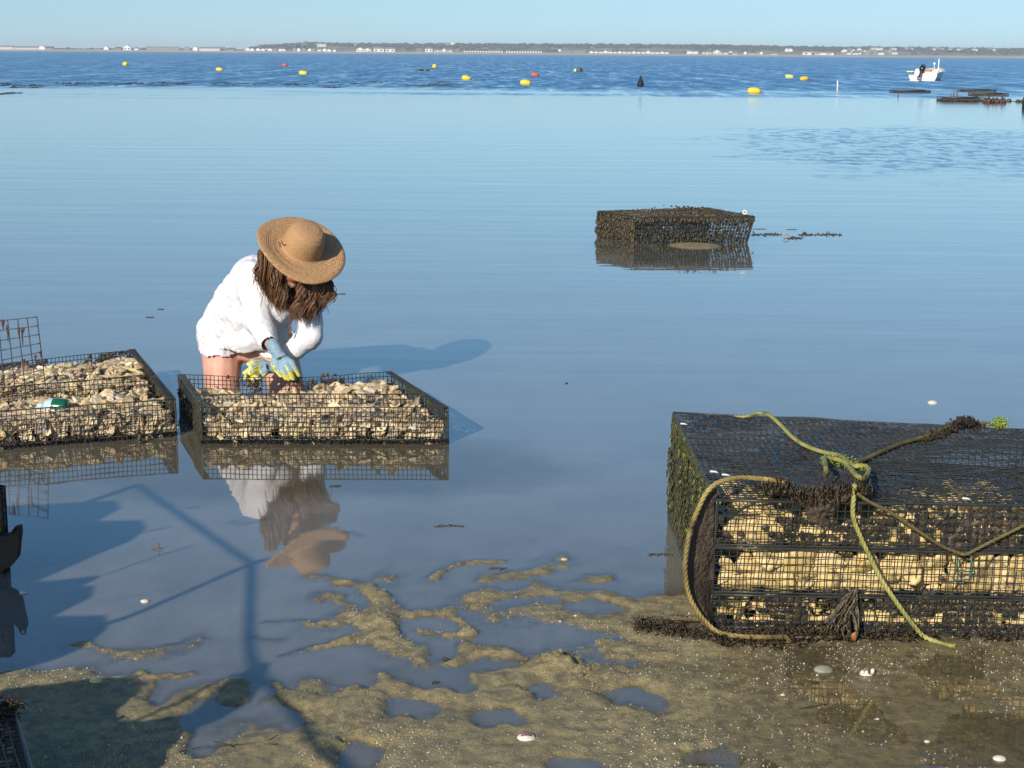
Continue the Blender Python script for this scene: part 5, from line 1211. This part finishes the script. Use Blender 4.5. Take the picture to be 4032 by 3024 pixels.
# ------------------------------------------------------------------ small things on the flat
def shell(px, py, wpx, mat, label, name='shell', tilt=.2, mat2=None):
    p = at_z(px, py, 0); p.z = max(gz(p.x, p.y), 0) + .002; wd = wpx * p.y / F; b = MB(); seg = 14
    prof = [(wd / 2, 0), (wd / 2 * .96, wd * .06), (wd / 2 * .75, wd * .13), (wd / 2 * .4, wd * .19), (.0005, wd * .21)]
    Mx = Matrix.Translation(p) @ Matrix.Rotation(tilt, 4, 'X') @ Matrix.Diagonal((1, .68, 1, 1)); b.lathe(prof, Mx, seg); b.lathe([(wd / 2, 0), (wd / 2 * .7, wd * .1), (.0005, wd * .15)], Mx, seg)
    if mat2:
        for s_ in (-1, 1): b.tube([Mx @ Vector((x * wd / 2, s_ * wd * .12 + .0, wd * .215 * (1 - x * x) + .001)) for x in (-.55, -.2, .2, .55)], wd * .05, 5, mi=1, flat=.5)
    o = b.build(name, [mat, mat2] if mat2 else mat, loc=p); tag(o, label, 'shell')
shell(2072, 2928, 80, M['shell_white'], 'white clam shell with brown stripes near the bottom centre', mat2=M['shell_brown'])
shell(380, 2702, 58, M['shell_yellow'], 'yellow shell lying on the sand bar at lower left')
shell(3242, 2640, 82, simple('grey_stone_shell', (.26, .25, .18), (.16, .15, .1)), 'grey green oyster shell on the wet sand below the stack')
shell(3935, 2990, 58, M['shell_white'], 'pale round shell near the bottom right corner')
shell(2266, 2434, 16, M['shell_yellow'], 'tiny yellow shell on the middle sand bar'); shell(3082, 2742, 20, M['shell_white'], 'small white chip on the wet sand below the stack'); shell(3455, 2834, 16, M['shell_white'], 'small white chip at lower right')
shell(3650, 2923, 26, M['shell_white'], 'thin white chip by the reflection at lower right'); shell(2222, 2207, 30, simple('tan_shell', (.5, .4, .24)), 'broken tan shell at the tip of the farthest sand bar')
shell(570, 2370, 36, M['shell_white'], 'thin white shell on the rope shadow at left'); shell(93, 2336, 34, M['shell_white'], 'white shell by the crate reflection at the left edge'); shell(3672, 1587, 40, M['shell_white'], 'white feather like chip on the water behind the stack')
p = at_z(3415, 2660, 0); b = MB()
for dx, dz_ in ((-.014, .008), (-.002, .006), (.014, .012)): b.blob(p + Vector((dx, 0, dz_)), (.007, .005, .010), 1, .6, seed=dx * 99)
b.blob(p + Vector((.0, 0, .002)), (.02, .008, .004), 1, .3); tag(b.build('broken_shell', M['shell_white'], loc=p), 'jagged white broken shell on the wet sand below the stack', 'shell')
def twig(px, py, pts, label, r_=.0016, mat=None):
    p = at_z(px, py, 0); p.z = max(gz(p.x, p.y), 0) + .003; b = MB()
    for line in pts: b.tube(catmull([p + Vector(q_) for q_ in line], 4), r_, 5)
    tag(b.build('twig', mat or M['cord'], loc=p), label, 'twig')
twig(3250, 2790, [[(-.07, -.01, 0), (-.03, 0, .004), (0, .01, .004)], [(0, .01, .0), (.012, .015, .02)], [(0, .01, 0), (-.006, .012, .03)]], 'dark forked twig on the wet sand at lower right', .0018, M['weed'])
twig(872, 2955, [[(-.12, -.04, 0), (-.05, -.01, .004), (0, 0, .006), (.06, .01, .003), (.13, .02, .0)], [(-.02, .02, .005), (.03, -.01, .006)], [(.05, .01, .003), (.1, .03, .002), (.12, .07, 0)]], 'sprawling dark weed strand at lower left', .0013, M['weed'])
twig(620, 2163, [[(-.02, 0, .0), (0, 0, .003), (.014, 0, .001)], [(.004, 0, 0), (.006, 0, .018)]], 'tiny brown twig on the shaded water at left', .0022)
for px, py, wpx, lb in [(1340, 1158, 46, 'dark weed scrap on the water right of the woman'), (632, 1218, 26, 'dark weed scrap left of the woman, the upper one'), (590, 1250, 34, 'dark weed scrap left of the woman, the lower one'), (1768, 2072, 130, 'long weed scrap floating below the middle tray'), (1320, 1915, 50, 'weed scrap at the reflection of the middle tray'),
                        (1760, 2598, 40, 'brown weed scrap in the pool at centre'), (1960, 2240, 76, 'dark weed strip on the farthest sand bar'), (2600, 2185, 110, 'dark weed strip left of the stack'), (3205, 2690, 44, 'dark flake on the wet sand under the shell'), (3590, 2590, 50, 'grey shell flake in the brown shallows'), (1715, 2690, 34, 'dark flake in the lower pool'), (2230, 1510, 14, 'speck of weed on the open water')]:
    p = at_z(px, py, 0); p.z = max(gz(p.x, p.y), 0) + .001; r_ = wpx * p.y / F / 2; b = MB(); n = 7
    for k in range(n): b.blob(p + Vector(((k / (n - 1) - .5) * 1.6 * r_, random.uniform(-.006, .006), 0)), (r_ / n * 1.3, .006, random.uniform(.002, .006)), 1, .7, seed=k + px)
    tag(b.build('weed_scrap', M['weed'], loc=p), lb, 'seaweed')
# crumbs and shell grit
b = MB(); cr_ = random.Random(8)
T1 = ([Vector((1, 0, -.3)), Vector((-.6, .8, -.3)), Vector((-.5, -.9, -.3)), Vector((0, 0, .8))], [(0, 1, 3), (1, 2, 3), (2, 0, 3)])
NX = 22000; gx = np.array([cr_.uniform(-1.3, 1.6) for _ in range(NX)]); gy = np.array([3.3 + 1.9 * cr_.random() ** 1.5 for _ in range(NX)]); gzz = ground_h(gx[None], gy[None])[0]; dn = fbm(gx * 3.5, gy * 3.5, 3, 61)
for x, y, z, d_ in zip(gx, gy, gzz, dn):
    if z < -.001 or d_ < cr_.uniform(-.30, .50): continue
    s_ = cr_.uniform(.0009, .0022) * (2.0 if cr_.random() < .02 else 1); a = cr_.uniform(0, 6.28); Mx = Matrix.Translation((x, y, z + s_ * .3)) @ Matrix.Rotation(a, 4, 'Z')
    b.add([Mx @ (v * s_) for v in T1[0]], T1[1])
tag(b.build('shell_grit', M['shell_white'], smooth=False), 'white shell grit sprinkled over the wet sand bars', 'grit', kind='stuff')
b = MB()
for (px, py, n, sp, s0) in [(1560, 2540, 40, .05, .0045), (1420, 2760, 40, .06, .0045), (1930, 2480, 30, .06, .004), (2300, 2440, 30, .08, .004), (1180, 2760, 26, .04, .005), (430, 2560, 24, .07, .004), (680, 2645, 24, .04, .004), (1760, 2900, 40, .1, .004), (850, 2900, 26, .06, .004), (2700, 2700, 60, .14, .0035), (2170, 2600, 60, .035, .006), (2290, 2655, 60, .05, .006), (1500, 2445, 30, .03, .005), (2600, 2655, 50, .05, .005), (1870, 2555, 26, .03, .004), (1680, 2480, 14, .02, .004), (2080, 2740, 20, .02, .004), (1660, 2570, 24, .05, .004), (1752, 2400, 20, .04, .004), (1345, 2880, 24, .03, .004), (2470, 2585, 24, .03, .004)]:
    c_ = at_z(px, py)
    for k in range(n):
        x, y = c_.x + cr_.gauss(0, sp), c_.y + cr_.gauss(0, sp * 1.2); z = gz(x, y); s_ = s0 * cr_.uniform(.2, .85)
        if z > -.002: b.blob((x, y, z + s_ * .2), (s_ * 1.2, s_, s_ * .8), 1, .9, seed=k + px)
tag(b.build('sand_crumbs', M['sand'], smooth=False), 'crumbly sand lumps heaped on the bars', 'sand', kind='stuff')
#PERSON
# ------------------------------------------------------------------ the kneeling woman
def capsule(b, p0, p1, r0, r1, seg=14, sx=1., M_=None):
    """closed tapered capsule; sx flattens along the local second axis"""
    p0, p1 = Vector(p0), Vector(p1); ax = p1 - p0; L = ax.length
    t = ax.normalized() if L > 1e-6 else Vector((0, 0, 1)); a = t.orthogonal().normalized(); c_ = t.cross(a)
    rings = []
    for i in range(5): an = -math.pi / 2 + (i + .5) / 5 * math.pi / 2; rings.append((r0 * math.cos(an), r0 * math.sin(an)))
    for i in range(5): an = (i + .5) / 5 * math.pi / 2; rings.append((r1 * math.cos(an), L + r1 * math.sin(an)))
    vs = [p0 - t * r0]
    for rr, h in rings:
        for k in range(seg): an = 2 * math.pi * k / seg; vs.append(p0 + t * h + (a * math.cos(an) + c_ * math.sin(an)) * rr)
    vs.append(p1 + t * r1); n = len(rings)
    fs = [(0, 1 + (k + 1) % seg, 1 + k) for k in range(seg)]
    for i in range(n - 1):
        for k in range(seg): fs.append((1 + i * seg + k, 1 + i * seg + (k + 1) % seg, 1 + (i + 1) * seg + (k + 1) % seg, 1 + (i + 1) * seg + k))
    e_ = len(vs) - 1; fs += [(1 + (n - 1) * seg + k, 1 + (n - 1) * seg + (k + 1) % seg, e_) for k in range(seg)]
    b.add(vs, fs)
def ell(b, c, axes, rad):
    """ellipsoid with given axes (3 unit vectors)"""
    vs, fs = ICO[3]; b.add([Vector(c) + axes[0] * v.x * rad[0] + axes[1] * v.y * rad[1] + axes[2] * v.z * rad[2] for v in vs], fs)
def fused(b, name, mat, parent, voxel, smooth_it=6, deform=None):
    o = b.build(name + '_tmp', M['skin']); md = o.modifiers.new('r', 'REMESH'); md.mode = 'VOXEL'; md.voxel_size = voxel
    m2 = o.modifiers.new('s', 'SMOOTH'); m2.iterations = smooth_it; m2.factor = .5
    dg = bpy.context.evaluated_depsgraph_get(); me = bpy.data.meshes.new_from_object(o.evaluated_get(dg)); bpy.data.objects.remove(o)
    me.name = name; off = wloc(parent); me.materials.clear()
    for m_ in (mat if isinstance(mat, (list, tuple)) else [mat]): me.materials.append(m_)
    nr = [v.normal.copy() for v in me.vertices]
    for v, n_ in zip(me.vertices, nr):
        p = v.co.copy()
        if deform: p = deform(p, n_)
        v.co = p - off
    me.polygons.foreach_set('use_smooth', [True] * len(me.polygons)); me.update()
    o = bpy.data.objects.new(name, me); col.objects.link(o); o.parent = parent; return o

W = empty('person', (-1.2, 7.55, 0)); tag(W, 'woman in a wide straw hat and white shirt kneeling behind the middle tray', 'person')
A = lambda x, y, Y: at_y(x, y, Y)
# hat frame
hc = A(1188, 975, 7.26); toc = (O0 - hc).normalized(); upi = cu.copy(); ri = cr.copy()
hn = (toc * .656 + (ri * .396 + upi * .918) * .755).normalized()
hf = (toc - hn * toc.dot(hn)).normalized(); hside = hf.cross(hn).normalized()   # face forward, head right
# turn the face a little to the picture's left-down
Rm = Matrix.Rotation(R(10), 3, hn); hf = (Rm @ hf).normalized(); hside = hf.cross(hn).normalized()
hd = hc - hn * .035
axh = (hside, hf, hn)
pel = A(890, 1318, 7.80); chest = A(1045, 1170, 7.56); belly = A(960, 1290, 7.66); upch = A(1085, 1100, 7.46); nk = A(1120, 1075, 7.40)
shR = A(1000, 1092, 7.50); shL = A(1212, 1125, 7.42)
elR = A(1012, 1262, 7.42); wrR = A(1074, 1372, 7.24)
elL = A(1222, 1325, 7.34); wrL = A(1088, 1440, 7.36)
hpR = A(874, 1378, 7.74); hpL = A(1090, 1385, 7.66); knR = A(876, 1575, 7.58); knL = A(1142, 1575, 7.50)
# body (skin)
b = MB()
ell(b, hd - hn * .012, axh, (.072, .092, .098))
ell(b, hd - hn * .075 + hf * .030, axh, (.054, .060, .058))
ell(b, hd - hn * .140 + hf * .066 + cr * .012, axh, (.027, .022, .022))                   # chin
capsule(b, hd - hn * .030 + hf * .094, hd - hn * .062 + hf * .108, .009, .013)   # nose
capsule(b, hd - hn * .005 + hf * .082 + hside * .028, hd - hn * .005 + hf * .082 - hside * .028, .014, .014)  # brow
for s_ in (-1, 1):
    ell(b, hd - hn * .055 + hf * .060 + hside * .038 * s_, axh, (.022, .022, .020)); ell(b, hd - hn * .045 - hf * .0 + hside * .074 * s_, axh, (.008, .018, .028))
capsule(b, hd - hn * .06 - hf * .02, nk, .050, .056); capsule(b, nk, upch, .056, .085)
capsule(b, upch, chest, .095, .11); capsule(b, chest, pel, .11, .12)
for sh, el, wr in ((shR, elR, wrR), (shL, elL, wrL)): capsule(b, upch, sh, .06, .045); capsule(b, sh, el, .043, .036); capsule(b, el, wr, .035, .024)
for hp, kn, k2 in ((hpR, knR, 1), (hpL, knL, -1)):
    capsule(b, pel, hp, .11, .10); capsule(b, hp, kn, .106, .082)
    an_ = kn + Vector((0, .40, .0)); an_.z = kn.z - .02; capsule(b, kn, an_, .056, .036); capsule(b, an_, an_ + Vector((0, .14, -.03)), .034, .022)
body = fused(b, 'body', M['skin'], W, .0075, 5)
# face bits
for s_ in (-1, 1):
    e_ = MB(); e_.blob(hd - hn * .032 + hf * .083 + hside * .030 * s_, (.0115, .0115, .0115), 2, 0); ey = e_.build('eye', M['eye'], W)
lp = MB(); capsule(lp, hd - hn * .088 + hf * .090 + hside * .016, hd - hn * .088 + hf * .090 - hside * .016, .0065, .0065); capsule(lp, hd - hn * .097 + hf * .087 + hside * .012, hd - hn * .097 + hf * .087 - hside * .012, .007, .007)
lp.build('lips', M['lip'], W)
# shorts
b = MB(); capsule(b, pel + Vector((-.01, 0, -.01)), A(970, 1320, 7.74), .138, .13)
for hp, kn in ((hpR, knR), (hpL, knL)): capsule(b, hp + (hp - kn) * .06, hp.lerp(kn, .42), .116, .112)
def fold_s(p, n):
    return p + n * (.006 * mnoise.noise(p * 14) + .003 * mnoise.noise(p * 38))
def cut_below(name_o, f):
    bm = bmesh.new(); bm.from_mesh(name_o.data); off = wloc(name_o); dv = [v for v in bm.verts if f(v.co + off)]
    bmesh.ops.delete(bm, geom=dv, context='VERTS'); bm.to_mesh(name_o.data); bm.free()
sh_ = fused(b, 'shorts', M['shorts'], W, .009, 6, fold_s)
cut_below(sh_, lambda p: p.z < .150 + .03 * (p.x + 1.35) + .005 * math.sin(p.x * 60))
# shirt: torso bag, draped belly, two long sleeves
b = MB()
capsule(b, A(925, 1255, 7.76), A(1010, 1105, 7.56), .150, .125)
capsule(b, A(985, 1240, 7.66), A(1085, 1110, 7.48), .145, .115)
capsule(b, A(1060, 1225, 7.56), A(1165, 1120, 7.46), .120, .092)
capsule(b, A(893, 1310, 7.78), A(960, 1200, 7.68), .146, .15); capsule(b, A(905, 1352, 7.74), A(990, 1365, 7.66), .128, .09)
capsule(b, A(965, 1335, 7.64), A(1040, 1300, 7.58), .105, .10); capsule(b, A(1060, 1330, 7.58), A(1120, 1350, 7.53), .075, .07)
capsule(b, nk + hn * -.0, upch, .078, .10)
capsule(b, upch, shR, .085, .088); capsule(b, upch, shL, .085, .070)
capsule(b, shR, elR, .088, .066); capsule(b, elR, elR.lerp(wrR, .80), .067, .044)
capsule(b, shL, elL, .068, .058); capsule(b, elL, elL.lerp(wrL, .93), .060, .038)
def fold(p, n):
    k = mnoise.noise(Vector((p.x * 9 + p.z * 7, p.y * 6, p.z * 13 - p.x * 8)))
    k2 = 1 - abs(mnoise.noise(p * 11 + Vector((3, 1, 5)))) * 2
    return p + n * (.007 * k + .004 * k2 + .0015 * mnoise.noise(p * 45) + .004 * (1 - abs(mnoise.noise(Vector((p.x * 26 + p.z * 14, p.y * 8, p.z * 5)))) * 3))
shirt = fused(b, 'shirt', M['shirt'], W, .0085, 5, fold)
# open the hem and the cuffs
pr, pl = elR.lerp(wrR, .86), elL.lerp(wrL, .96); ar, al = (wrR - elR).normalized(), (wrL - elL).normalized()
hem = lambda p: (p.z < .178 + .02 * (p.x + 1.35) + .008 * math.sin(p.x * 40)) and (p.x < -1.06)
cut_below(shirt, lambda p: ((p - pr).dot(ar) > 0 and (p - pr).length < .14 and ((p - pr) - ar * (p - pr).dot(ar)).length < .062) or ((p - pl).dot(al) > 0 and (p - pl).length < .06) or hem(p))
for o_ in (shirt, sh_):
    md = o_.modifiers.new('thick', 'SOLIDIFY'); md.thickness = .003; md.offset = -1
# straw hat
HM = Matrix((( hside.x, hf.x, hn.x, hc.x), (hside.y, hf.y, hn.y, hc.y), (hside.z, hf.z, hn.z, hc.z), (0, 0, 0, 1)))
hat = bpy.data.objects.new('straw_hat', None)
b = MB(); prof = [(.0005, .124), (.02, .1245), (.045, .121), (.068, .111), (.083, .091), (.091, .060), (.094, .030), (.096, .006), (.102, -.001), (.125, -.002), (.16, .002), (.19, .005), (.207, .004), (.2175, -.001), (.2205, -.004), (.2175, -.008), (.19, .0), (.16, -.003), (.125, -.007), (.102, -.006), (.092, .0), (.090, .030), (.087, .058), (.079, .087), (.06, .106), (.0005, .119)]
prof = [(r_ if r_ < .1 else .1 + (r_ - .1) * .93, z) for r_, z in prof]
def prof_fine(P):
    out = []
    for (a0, b0), (a1, b1) in zip(P[:-1], P[1:]):
        n = max(1, int(math.hypot(a1 - a0, b1 - b0) / .006))
        for k in range(n): t = k / n; out.append((a0 + (a1 - a0) * t, b0 + (b1 - b0) * t))
    return out + [P[-1]]
seg = 72; pf = prof_fine(prof); vs = []
for (r_, z) in pf:
    for k in range(seg):
        a = 2 * math.pi * k / seg; ridge = .0009 * math.sin(r_ * 700 + z * 600 + a)
        warp = (.010 * math.sin(a * 2 + .8) + .005 * math.sin(a * 3)) * max(0, (r_ - .1) / .12) ** 1.5 * 1.2
        rr_ = r_ * (1 + .012 * math.sin(3 * a + 1) * (r_ > .1)); vs.append(Vector((rr_ * math.cos(a), rr_ * math.sin(a), z + warp + ridge)))
fs = [(i * seg + k, i * seg + (k + 1) % seg, (i + 1) * seg + (k + 1) % seg, (i + 1) * seg + k) for i in range(len(pf) - 1) for k in range(seg)]
me = bpy.data.meshes.new('straw_hat'); me.from_pydata([tuple(v) for v in vs], [], fs); me.materials.append(M['straw']); me.polygons.foreach_set('use_smooth', [True] * len(fs)); me.update()
bpy.data.objects.remove(hat); hat = bpy.data.objects.new('straw_hat', me); col.objects.link(hat); hat.parent = W
hat.matrix_local = Matrix.Translation(-Vector(W.location)) @ HM
def hl(x, y, z): return HM @ Vector((x, y, z))
# cord round the back of the crown and the chin strap
b = MB(); a0 = math.atan2((A(1117, 945, 7.2) - hc).dot(hf), (A(1117, 945, 7.2) - hc).dot(hside))
b.tube([hl(math.cos(a0 + t) * .098, math.sin(a0 + t) * .098, .004 + .02 * k) for t, k in ((-.25, 0), (-.1, .3), (.05, .5), (.2, .9), (.3, 1.4))], .003, 5)
b.tube([hl(math.cos(a0 - .15 + t) * (.11 - .008 * k), math.sin(a0 - .15 + t) * (.11 - .008 * k), .002) for t, k in ((0, 0), (.1, 1), (.2, 0), (.28, 1))], .0028, 5)
b.build('hat_cord', M['cord'], W)
chin = hd - hn * .138 + hf * .062
c1 = A(1143, 1292, chin.y - .02); b = MB()
for s_ in (-1, 1):
    b.tube(catmull([hl(s_ * .09, .02, -.004), hd - hn * .09 + hside * .066 * s_ + hf * .02, chin + hside * .004 * s_, chin + Vector((0, -.006, -.03)) + hside * .002 * s_, chin.lerp(c1, .55) + Vector((.002 * s_, -.012, 0)), c1 + Vector((.004 * s_, 0, 0))], 6), .0022, 5)
b.blob(c1, (.006, .006, .007), 1, .2); b.tube([c1, c1 + Vector((-.004, 0, -.02)), c1 + Vector((-.006, 0, -.038))], .003, 5); b.tube([c1, c1 + Vector((.003, 0, -.02)), c1 + Vector((.0, 0, -.034))], .003, 5)
b.build('chin_cord', M['cord'], W)
# hair: many tapered wavy locks falling from under the brim
b = MB(); rh_ = random.Random(12)
def clump(p0, p1, n, spread, rad, wav, bulge):
    f_ = rh_.uniform(1.1, 2.3); ph = rh_.uniform(0, 6.28); am = wav * rh_.uniform(.7, 1.4); m = 15
    for j in range(n):
        o0 = Vector((rh_.gauss(0, 1), rh_.gauss(0, 1), rh_.gauss(0, .5))) * spread; o1 = o0 * rh_.uniform(.5, 1.3) + Vector((rh_.gauss(0, 1), rh_.gauss(0, 1), rh_.gauss(0, 2.2))) * spread * .55
        pts = []; rs = []; ph2 = ph + rh_.gauss(0, .2); cut = rh_.uniform(.86, 1.03)
        for i in range(m):
            t = i / (m - 1) * cut; p = (p0 + o0).lerp(p1 + o1, t) + bulge * math.sin(t * math.pi); k = am * min(1, t * 1.8)
            pts.append(p + Vector((math.sin(ph2 + t * f_ * 6.28) * k, math.cos(ph2 * 1.3 + t * f_ * 5.) * k * .8, 0))); rs.append(rad * rh_.uniform(.8, 1.2) * (.8 + .3 * math.sin(t * math.pi)) * (1 - (t / cut) ** 5 * .85))
        b.tube(pts, rs, 3, flat=.7, caps=False)
for k in range(30):   # picture-left curtain
    u = (k + .5) / 30; d = rh_.uniform(-.05, .045)
    p0 = A(1030 + 74 * u, 985 + 58 * u, 7.28 + d * (1 - .6 * u) - .0 * u); yend = 1238 - 90 * (1 - u) ** 2 + rh_.uniform(-30, 6)
    clump(p0, A(1044 + 92 * u + rh_.uniform(-8, 8), yend, 7.30 + d * .9), 44, .0095, .0017, .012, Vector((-.016 * (1 - u), -.015, 0)))
for k in range(32):   # picture-right curtain
    u = (k + .5) / 32; d = rh_.uniform(-.05, .05)
    p0 = A(1196 + 90 * u, 1082 + 14 * u, 7.235 + abs(d)); yend = 1266 - 80 * max(0, u - .5) / .5 + rh_.uniform(-30, 6)
    clump(p0, A(1160 + 122 * u + rh_.uniform(-6, 8), yend, 7.26 + d), 44, .0095, .0017, .012, Vector((.02 * u, -.01, 0)))
for k in range(12):   # hair falling behind the chin
    u = k / 11; clump(A(1136 + 66 * u, 1085, 7.36), A(1130 + 60 * u, 1225 + rh_.uniform(-20, 10), 7.345), 22, .008, .0022, .006, Vector((0, -.01, 0)))
for k in range(26):    # back of the head and nape
    an = math.pi * (k + .5) / 26; q0 = hd + (hside * math.cos(an) * .074 - hf * math.sin(an) * .094) + hn * rh_.uniform(-.03, .02)
    q1 = hd - hn * .13 + (hside * math.cos(an) * .09 - hf * math.sin(an) * .07); q1 = q1 + Vector((0, 0, -.05))
    clump(q0, q1, 22, .008, .0025, .006, Vector((0, 0, 0)))
for k in range(14):    # sides of the head between brim and curtains
    s_ = (-1, 1)[k % 2]; q0 = hd + hside * .074 * s_ + hf * rh_.uniform(-.05, -.01) - hn * rh_.uniform(-.01, .02)
    q1 = hd - hn * .13 + hside * .088 * s_ + hf * rh_.uniform(-.05, -.01); clump(q0, q1, 20, .007, .0022, .005, Vector((0, 0, 0)))
for k in range(26):   # wisps along the outline
    s_ = k % 2; x0 = (1032 + rh_.uniform(-6, 30)) if s_ else (1278 + rh_.uniform(-30, 12)); y0 = (1010 if s_ else 1100) + rh_.uniform(0, 40)
    x1 = x0 + (rh_.uniform(-6, 60) if s_ else rh_.uniform(-50, 24)); y1 = (1215 if s_ else 1235) + rh_.uniform(-60, 40); Yd = (7.26 if s_ else 7.23); am = rh_.uniform(.006, .014); ph = rh_.uniform(0, 6)
    b.tube([A(x0, y0, Yd).lerp(A(x1, y1, Yd + .03), i / 11) + Vector((am * math.sin(ph + i * .8), am * .5 * math.cos(ph + i), 0)) for i in range(12)], .0016, 3)
for k in range(16):    # loose fly-away strands over the shirt
    p0 = A(1040 + rh_.uniform(-8, 20), 1000 + rh_.uniform(0, 60), 7.26); p1 = A(1003 + rh_.uniform(-12, 22), 1075 + rh_.uniform(-20, 60), 7.33)
    n = 10; am = rh_.uniform(.004, .01); b.tube([p0.lerp(p1, i / 9) + Vector((-am * math.sin(i / 9 * math.pi) * 2, 0, am * math.sin(i / 9 * 6))) for i in range(n)], .0011, 3)
b.build('hair', M['hair'], W)

# gloves: palm, four fingers and a thumb each, rubber on the palm side and fingertips
def glove(wrist, knk, tips, thumb, name_y, back, rads=.0115):
    """wrist; four knuckles; four [mid, tip]; thumb [root, mid, tip]; back = direction of the back of the hand"""
    b = MB(); axis = (sum(knk, Vector()) / 4 - wrist); 
    for k in knk: capsule(b, wrist.lerp(k, .15), k, .020, .0145)
    capsule(b, wrist - axis.normalized() * .045, wrist + axis * .2, .031, .029)
    for i, (k, (m_, t_)) in enumerate(zip(knk, tips)):
        r_ = rads * (1, 1.05, 1.0, .88)[i]; capsule(b, k, m_, r_ * 1.12, r_); capsule(b, m_, t_, r_, r_ * .86)
    capsule(b, wrist.lerp(thumb[0], .3), thumb[0], .020, .016); capsule(b, thumb[0], thumb[1], .016, .013); capsule(b, thumb[1], thumb[2], .013, .0112)
    g_ = fused(b, 'glove', [M['glove_knit'], M['glove_rubber']], W, .0034, 2)
    off = wloc(W); cen = sum(knk, Vector()) / 4; mi = []
    alltips = [t for _, t in tips] + [thumb[2]]
    for p in g_.data.polygons:
        c_ = p.center + off; al_ = (c_ - wrist).dot(axis) / axis.length_squared
        side = p.normal.dot(back); dt_ = min((c_ - t).length for t in alltips)
        th = min((c_ - thumb[1]).length, (c_ - thumb[0].lerp(thumb[1], .4)).length)
        lim = (.22 if al_ < .95 else .66) + .04 * mnoise.noise(c_ * 60)
        mi.append(1 if (al_ > .12 and (side < lim or (dt_ < .030 and side < .9) or (th < .026 and side < .75))) else 0)
    g_.data.polygons.foreach_set('material_index', mi); g_.data.update(); return g_
G = lambda x, y, Y: at_y(x, y, Y)
def g4(x, y, Y): return G(900 + x / 4.74, 1250 + y / 4.74, Y)   # from the close crop
kR = [g4(905, 930, 7.185), g4(1010, 935, 7.165), g4(1110, 890, 7.160), g4(1185, 850, 7.165)]
tR = [(g4(975, 1000, 7.16), g4(1070, 1140, 7.17)), (g4(1070, 1040, 7.135), g4(1120, 1150, 7.15)), (g4(1150, 990, 7.125), g4(1205, 1140, 7.145)), (g4(1250, 960, 7.135), g4(1310, 1080, 7.150))]
thR = [g4(850, 870, 7.20), g4(880, 960, 7.205), g4(985, 1090, 7.20)]
gR = glove(g4(900, 640, 7.225), kR, tR, thR, '', (Vector((-.05, -.95, .5))).normalized())
kL = [g4(600, 800, 7.345), g4(560, 880, 7.335), g4(550, 950, 7.34), g4(560, 1020, 7.35)]
tL = [(g4(490, 800, 7.32), g4(370, 870, 7.32)), (g4(440, 940, 7.31), g4(300, 1035, 7.315)), (g4(450, 1010, 7.31), g4(310, 1130, 7.32)), (g4(470, 1080, 7.32), g4(370, 1180, 7.33))]
thL = [g4(640, 1060, 7.32), g4(560, 1130, 7.31), g4(470, 1190, 7.31)]
gL = glove(g4(770, 930, 7.355), kL, tL, thL, '', (Vector((-.1, -.75, .66))).normalized())
# print on the backs of the gloves
def print_text(txt, c_, xdir, ydir, size, parent):
    cu_ = bpy.data.curves.new('t', 'FONT'); cu_.body = txt; cu_.size = size; cu_.align_x = 'CENTER'; cu_.align_y = 'CENTER'; cu_.extrude = .0006; cu_.offset = .0004
    o = bpy.data.objects.new('t', cu_); col.objects.link(o); dg = bpy.context.evaluated_depsgraph_get(); me = bpy.data.meshes.new_from_object(o.evaluated_get(dg)); bpy.data.objects.remove(o)
    z = xdir.cross(ydir).normalized(); off = wloc(parent)
    for v in me.vertices: v.co = c_ + xdir * v.co.x + ydir * v.co.y + z * v.co.z - off
    me.materials.clear(); me.materials.append(M['ink']); me.name = 'lettering'; o = bpy.data.objects.new('lettering', me); col.objects.link(o); o.parent = parent; return o
def onto(glv, px, py):
    """point of the glove surface seen at that spot"""
    off = wloc(W); d = ray(px, py).normalized(); hit, loc_, n_, _ = glv.ray_cast(O0 - off, d); return (loc_ + off, n_) if hit else (None, None)
bpy.context.view_layer.update()
for glv, (x, y), ang, tx in ((gR, (1000, 745), 24, 'HBRGT'), (gL, (730, 960), -72, 'HBRGT')):
    q_, n_ = onto(glv, 900 + x / 4.74, 1250 + y / 4.74)
    if q_ is None: q_ = g4(x, y, 7.2 if glv is gR else 7.33) ; n_ = -cf
    a = R(ang); xd = (cr * math.cos(a) + cu * math.sin(a)); xd = (xd - n_ * xd.dot(n_)).normalized(); yd = n_.cross(xd)
    print_text(tx, q_ + n_ * .0015, xd, yd, .017, W)
